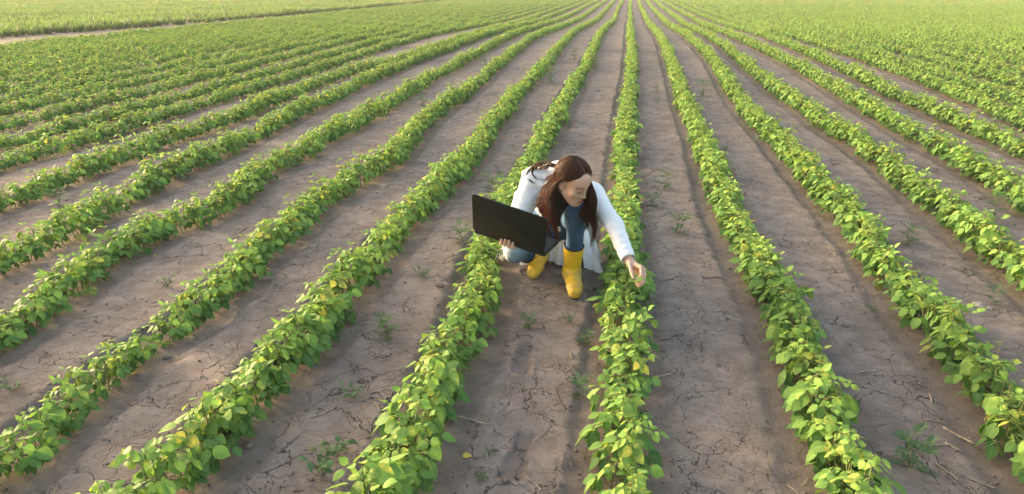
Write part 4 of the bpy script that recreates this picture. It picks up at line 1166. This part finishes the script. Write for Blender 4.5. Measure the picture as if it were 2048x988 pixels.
WEEDS = [
 (986, 402, 'f', 1.5, 'largest feathery weed, growing behind the upper left corner of the laptop'),
 (925, 487, 'f', .9, 'feathery weed alone on the soil left of the laptop'),
 (1327, 380, 'f', 1.3, 'tall feathery weed on the soil right of her shoulder'),
 (1303, 412, 'f', .8, 'shorter weed just below the tall weed right of her shoulder'),
 (1357, 468, 'f', 1.0, 'bushy feathery weed on the soil right of her sleeve'),
 (775, 672, 'f', .8, 'feathery weed on bare soil below and left of the laptop'),
 (846, 552, 'b', .8, 'small round leaved weed on soil left of her torn knee'),
 (672, 912, 'b', 1.0, 'broad leaved weed on cracked soil at the bottom, left of centre'),
 (645, 950, 'b', 1.1, 'lowest broad leaved weed, nearest the bottom edge left of centre'),
 (704, 795, 'b', .8, 'tiny weed beside a cluster of dry stalks'),
 (1168, 795, 'f', .8, 'feathery weed tucked against the hand row below her boot'),
 (1137, 645, 'b', .6, 'small green sprout on soil just below her front boot'),
 (1058, 657, 'f', .55, 'tiny feathery sprout above the upper bootprint'),
 (1170, 690, 'f', .55, 'tiny weed at the furrow edge right of the upper bootprint'),
 (980, 908, 'b', .35, 'tiny seedling left of the lower bootprint'),
 (962, 958, 'b', .4, 'tiny seedling below the lower bootprint'),
 (1816, 487, 'f', .9, 'feathery weed between two rows at the right edge'),
 (1820, 935, 'f', .95, 'bushy feathery weed among dry stalks at the bottom right'),
 (1980, 608, 'f', .8, 'feathery weed beside a pale clod at the right edge'),
 (1745, 620, 'b', .5, 'small seedling on the soil right of centre'),
 (1405, 190, 'f', 1.6, 'dark weed far up the field right of centre'),
 (1313, 183, 'f', .9, 'small far weed in the lane right of the hand row'),
 (1315, 208, 'f', .8, 'second small far weed in the lane, nearer of the pair'),
 (118, 415, 'f', 1.1, 'grey green weed between rows at the left edge'),
 (25, 782, 'b', .8, 'small weed on the soil at the lower left edge'),
 (846, 212, 'f', 1.2, 'weed between far rows left of her head'),
 (972, 132, 'f', 1.6, 'spreading weed between distant rows, upper middle'),
 (1148, 118, 'f', 1.7, 'weed patch in the distant lane above her head'),
 (1190, 138, 'f', 1.5, 'weed at the foot of a distant row above her head'),
 (1100, 165, 'f', 1.4, 'low weed in the lane above and left of her head'),
 (1990, 432, 'f', 1.3, 'feathery weed against a row at the right edge of the field'),
 (1452, 300, 'b', 1.0, 'small weed beside a row right of her head'),
 (335, 575, 'b', .8, 'small pale seedling standing alone in a left lane')]
for k, (px, py, kd, sc_, lab) in enumerate(WEEDS):
    p = at_z(px, py, .03); p = at_z(px, py, gz(p[0], p[1]))
    sm, lm = FW[k % 4] if kd == 'f' else BW[k % 3]
    r_ = empty('weed', (p[0], p[1], gz(p[0], p[1]) - .003), k * 1.9); r_.scale = (sc_ * 1.05,) * 3
    link('stem', sm, None, r_); link('leaves', lm, None, r_)
    tag(r_, lab, 'weed', 'weeds on the bare soil')

# ------------------------------------------------------------------ dry stalks, clods, a pale stone, fallen leaves
def stalk_mesh(seed, L, r, bend):
    g = np.random.default_rng(seed); n_ = 9
    t = np.linspace(-.5, .5, n_); k = g.uniform(-.3, .3)
    P = np.stack([t * L, bend * L * np.where(t > k, t - k, 0) + g.normal(0, .012, n_) * L, np.abs(g.normal(0, .01, n_)) * L + .0], 1)
    mb = MB(); V, Qd, T = tube(P, r * g.uniform(.8, 1.15, n_) * np.linspace(1.1, .7, n_), 6); mb.add(V, Qd, T)
    if seed % 3 == 0:
        q = P[5]; V, Qd, T = tube([q, q + A3(L * .12, L * .14, .006), q + A3(L * .2, L * .26, .002)], [r * .6, r * .5, r * .25], 5); mb.add(V, Qd, T)
    me = mb.mesh('stalk'); me.materials.append(M['straw']); return me
STALKS = [  # px, py, angle in the picture (deg, clockwise), length m, radius, label
 (947, 843, 16, .15, .0042, 'longest pale stalk lying left of the lower bootprint'),
 (1325, 753, -14, .11, .0042, 'pale stalk on cracked soil right of the hand row'),
 (1305, 930, 68, .12, .003, 'thin pale stalk against the hand row near the bottom edge'),
 (755, 815, 60, .085, .0035, 'dry stalk of the cluster left of the lower bootprint, leftmost'),
 (770, 803, 115, .06, .0035, 'dry stalk of the cluster left of the lower bootprint, middle'),
 (784, 790, 110, .06, .0028, 'dry stalk of the cluster left of the lower bootprint, rightmost'),
 (837, 703, 125, .055, .004, 'short pale stalk beside the row left of the bootprints'),
 (1005, 660, 90, .06, .0028, 'thin upright looking straw left of the upper bootprint'),
 (1030, 651, 8, .10, .0025, 'thin dark straw above the upper bootprint'),
 (1142, 712, 75, .06, .003, 'pale straw right of the upper bootprint'),
 (1015, 775, 105, .06, .0025, 'thin straw between the two bootprints'),
 (1068, 968, 40, .09, .0035, 'bent straw at the bottom edge below the bootprints'),
 (1918, 874, 28, .13, .0046, 'thickest pale stalk at the lower right'),
 (1905, 895, 30, .06, .004, 'short stalk just below the thickest stalk at lower right'),
 (1862, 798, 68, .07, .004, 'pale stalk leaning across the lane at lower right'),
 (1870, 843, 8, .08, .003, 'thin stalk left of the thickest stalk at lower right'),
 (1875, 892, 5, .10, .003, 'flat lying straw under the stalks at lower right'),
 (1735, 743, -12, .12, .0032, 'grey twig lying across the lane right of centre'),
 (1840, 830, 85, .05, .0028, 'tiny straw in the lane at lower right'),
 (1960, 968, 25, .09, .003, 'straw at the very bottom right corner'),
 (1895, 945, 35, .10, .003, 'dark straw among the debris at the bottom right'),
 (1460, 228, -30, .14, .004, 'branched pale stalk at the foot of a row right of her head'),
 (1482, 218, 40, .12, .004, 'crooked pale stalk in the lane right of her head'),
 (860, 270, -8, .10, .003, 'thin straw in a lane left of her head'),
 (555, 470, 35, .07, .003, 'straw in the lane right of a left row'),
 (160, 488, 30, .10, .0035, 'pale stalk on the soil at the left'),
 (405, 492, -12, .10, .0035, 'small pale twig in a left lane'),
 (75, 722, 80, .05, .004, 'short white stalk at the lower left'),
 (45, 735, 25, .08, .003, 'thin straw at the lower left edge'),
 (735, 645, -12, .08, .0028, 'thin straw left of the row at her kneeling leg'),
 (752, 642, 15, .06, .0028, 'short straw beside the thin straw left of her leg'),
 (1075, 600, 55, .06, .003, 'pale straw on the soil between her two boots'),
 (1160, 598, 80, .05, .0028, 'little straw touching the tip of her front boot'),
 (1113, 590, 60, .055, .0028, 'straw lying left of the toe of her front boot'),
 (640, 830, -20, .08, .003, 'thin twig left of the dry stalk cluster'),
 (590, 700, 30, .06, .0028, 'straw at the foot of the first left row'),
 (1660, 505, 20, .09, .0032, 'thin straw in the lane at right of her sleeve'),
 (1590, 690, 15, .07, .0028, 'straw right of the nearest right hand row'),
 (1395, 905, 25, .06, .0028, 'straw on cracked soil right of centre bottom'),
 (1330, 850, 55, .05, .0028, 'short straw right of the hand row near the bottom')]
for k, (px, py, an, L, r_, lab) in enumerate(STALKS):
    p = at_z(px, py, .03); zz = gz(p[0], p[1]); p = at_z(px, py, zz)
    p2 = at_z(px + 20 * math.cos(R(an)), py + 20 * math.sin(R(an)), zz)
    wa = math.atan2(p2[1] - p[1], p2[0] - p[0])
    o = link('dry_stalk', stalk_mesh(k + 3, L, r_, .25 * math.sin(k * 2.1)))
    o.location = (p[0], p[1], gz(p[0], p[1]) + r_ * 1.1); o.rotation_euler = (0, 0, wa)
    tag(o, lab, 'dry stalk', 'dry stalks lying on the soil')

def clod_mesh(seed, r, flat, m):
    g = np.random.default_rng(seed); bm = bmesh.new(); bmesh.ops.create_icosphere(bm, subdivisions=3, radius=1)
    V = np.array([v.co[:] for v in bm.verts]); d = 1 + .22 * wnoise(V, 2.2, seed, 3) + .05 * wnoise(V, 9, seed + 1)
    V = V * d[:, None] * A3(r * g.uniform(.9, 1.3), r, r * flat)
    for v, c in zip(bm.verts, V): v.co = c
    me = bpy.data.meshes.new('clod'); bm.to_mesh(me); bm.free()
    for p in me.polygons: p.use_smooth = True
    me.materials.append(m); return me
for k, (px, py, r, fl, mt, nm, lab) in enumerate([
 (880, 577, .030, .6, 'clod', 'soil_clod', 'rounded soil clod left of her torn knee'),
 (332, 707, .018, .7, 'clod', 'soil_clod', 'small dark clod in a lane at the left'),
 (1958, 611, .030, .5, 'stone', 'stone', 'pale stone on the soil at the right edge'),
 (1978, 616, .016, .5, 'stone', 'stone', 'smaller pale stone beside the larger one at right'),
 (562, 901, .018, .6, 'clod', 'soil_clod', 'grey clod on cracked soil at the lower left'),
 (497, 882, .020, .6, 'clod', 'soil_clod', 'clod at the foot of a plant row at the lower left'),
 (1185, 575, .022, .6, 'clod', 'soil_clod', 'crumbly clod right of her front boot'),
 (1205, 590, .016, .7, 'clod', 'soil_clod', 'small clod at the furrow right of her front boot'),
 (1045, 545, .020, .6, 'clod', 'soil_clod', 'clod under her torn knee'),
 (1012, 960, .013, .7, 'clod', 'soil_clod', 'tiny clod beside the lowest bootprint')]):
    p = at_z(px, py, .03); o = link(nm, clod_mesh(20 + k, r, fl, M[mt])); o.location = (p[0], p[1], gz(p[0], p[1]) + r * fl * .35)
    o.rotation_euler = (0, 0, k * 1.3); tag(o, lab, 'stone' if nm == 'stone' else 'clod')
# loose crumbs of soil and chopped straw between the rows: more than anyone could count
cg = np.random.default_rng(90)
bm = bmesh.new(); bmesh.ops.create_icosphere(bm, subdivisions=1, radius=1); bm.verts.ensure_lookup_table()
IV = np.array([v.co[:] for v in bm.verts]); IT = np.array([[v.index for v in f.verts] for f in bm.faces]); bm.free()
mb = MB(); mb2 = MB(); NC = 5200
cy = 1.6 + 8.5 * cg.random(NC) ** 1.6; cx = cg.uniform(-1, 1, NC) * (1.4 + 1.1 * cy) - .12 * cy
ri = np.round((cx - X0) / SP).astype(int); pull = cg.random(NC) < .62
for k in range(NC):
    if pull[k] and ri[k] in ROWX: cx[k] = rowx(int(ri[k]), cy[k]) + cg.choice([-1, 1]) * cg.normal(.19, .05)
cz, cb_ = ground(cx, cy)
for k in range(NC):
    r = .0022 + .0075 * cg.random() ** 3.2
    if cg.random() < .90:
        V = IV * (1 + cg.normal(0, .18, (len(IV), 1))) * A3(cg.uniform(.8, 1.4), cg.uniform(.8, 1.3), cg.uniform(.5, .9)) * r + A3(cx[k], cy[k], cz[k] + r * .25)
        mb.add(V, None, IT)
    else:
        a = cg.uniform(0, 3.14); L = cg.uniform(.012, .045); d = A3(math.cos(a), math.sin(a), cg.normal(0, .08)); c = A3(cx[k], cy[k], cz[k] + .003)
        V, Qd, T = tube([c - d * L, c + A3(0, 0, .002), c + d * L * .9 + A3(-d[1], d[0], 0) * L * cg.normal(0, .2)], [.0014, .0016, .0010], 4); mb2.add(V, Qd, T)
tag(link('soil_crumbs', mb.mesh('soil_crumbs', False), M['clod']), 'loose crumbs of dry soil strewn over the lanes', 'soil crumbs', kind='stuff')
tag(link('straw_litter', mb2.mesh('straw_litter'), M['straw']), 'chopped bits of straw strewn over the lanes', 'straw litter', kind='stuff')
YL = leaf_material('fallen_leaf_yellow', (.40, .33, .06), (.48, .40, .08), (.55, .42, .08), (.5, .4, .05), .2, False)
g_ = np.random.default_rng(31)
for px, py, lab in ((311, 513, 'yellow fallen leaf under a left row, upper one'), (535, 536, 'yellow fallen leaf in a lane left of the laptop'), (266, 742, 'yellow fallen leaf under a plant at the lower left'),
                    (130, 858, 'yellow fallen leaf at the bottom left'), (935, 910, 'yellow fallen leaf left of the lowest bootprint'), (640, 438, 'pale fallen leaf under the second left row')):
    mb = MB(); leaflet(mb, A3(0, -.02, .004), (0, 1, .1), (.1, 0, 1), .040, .028, .3, .25, (.8, .6, .8), g_)
    o = link('fallen_leaf', mb.mesh('fallen_leaf')); o.data.materials.append(YL)
    p = at_z(px, py, .02); o.location = (p[0], p[1], gz(p[0], p[1]) + .003); o.rotation_euler = (0, .1, px); tag(o, lab, 'fallen leaf')
#HAZE
hz, nt, out = mat_new('field_haze')
vol = N(nt, 'ShaderNodeVolumePrincipled', {'Color': (.90, .93, .95, 1), 'Density': HAZE_D, 'Anisotropy': 0.0})
nt.links.new(vol.outputs[0], out.inputs['Volume'])
mb = MB()
hx0, hx1, hy0, hy1, hz0, hz1 = -950, 950, -80, 1550, -1.5, 3.0
mb.add([[x, y, z] for z in (hz0, hz1) for y in (hy0, hy1) for x in (hx0, hx1)],
       [[0, 2, 3, 1], [4, 5, 7, 6], [0, 1, 5, 4], [2, 6, 7, 3], [0, 4, 6, 2], [1, 3, 7, 5]])
tag(link('haze', mb.mesh('haze', False), hz), kind='stuff')
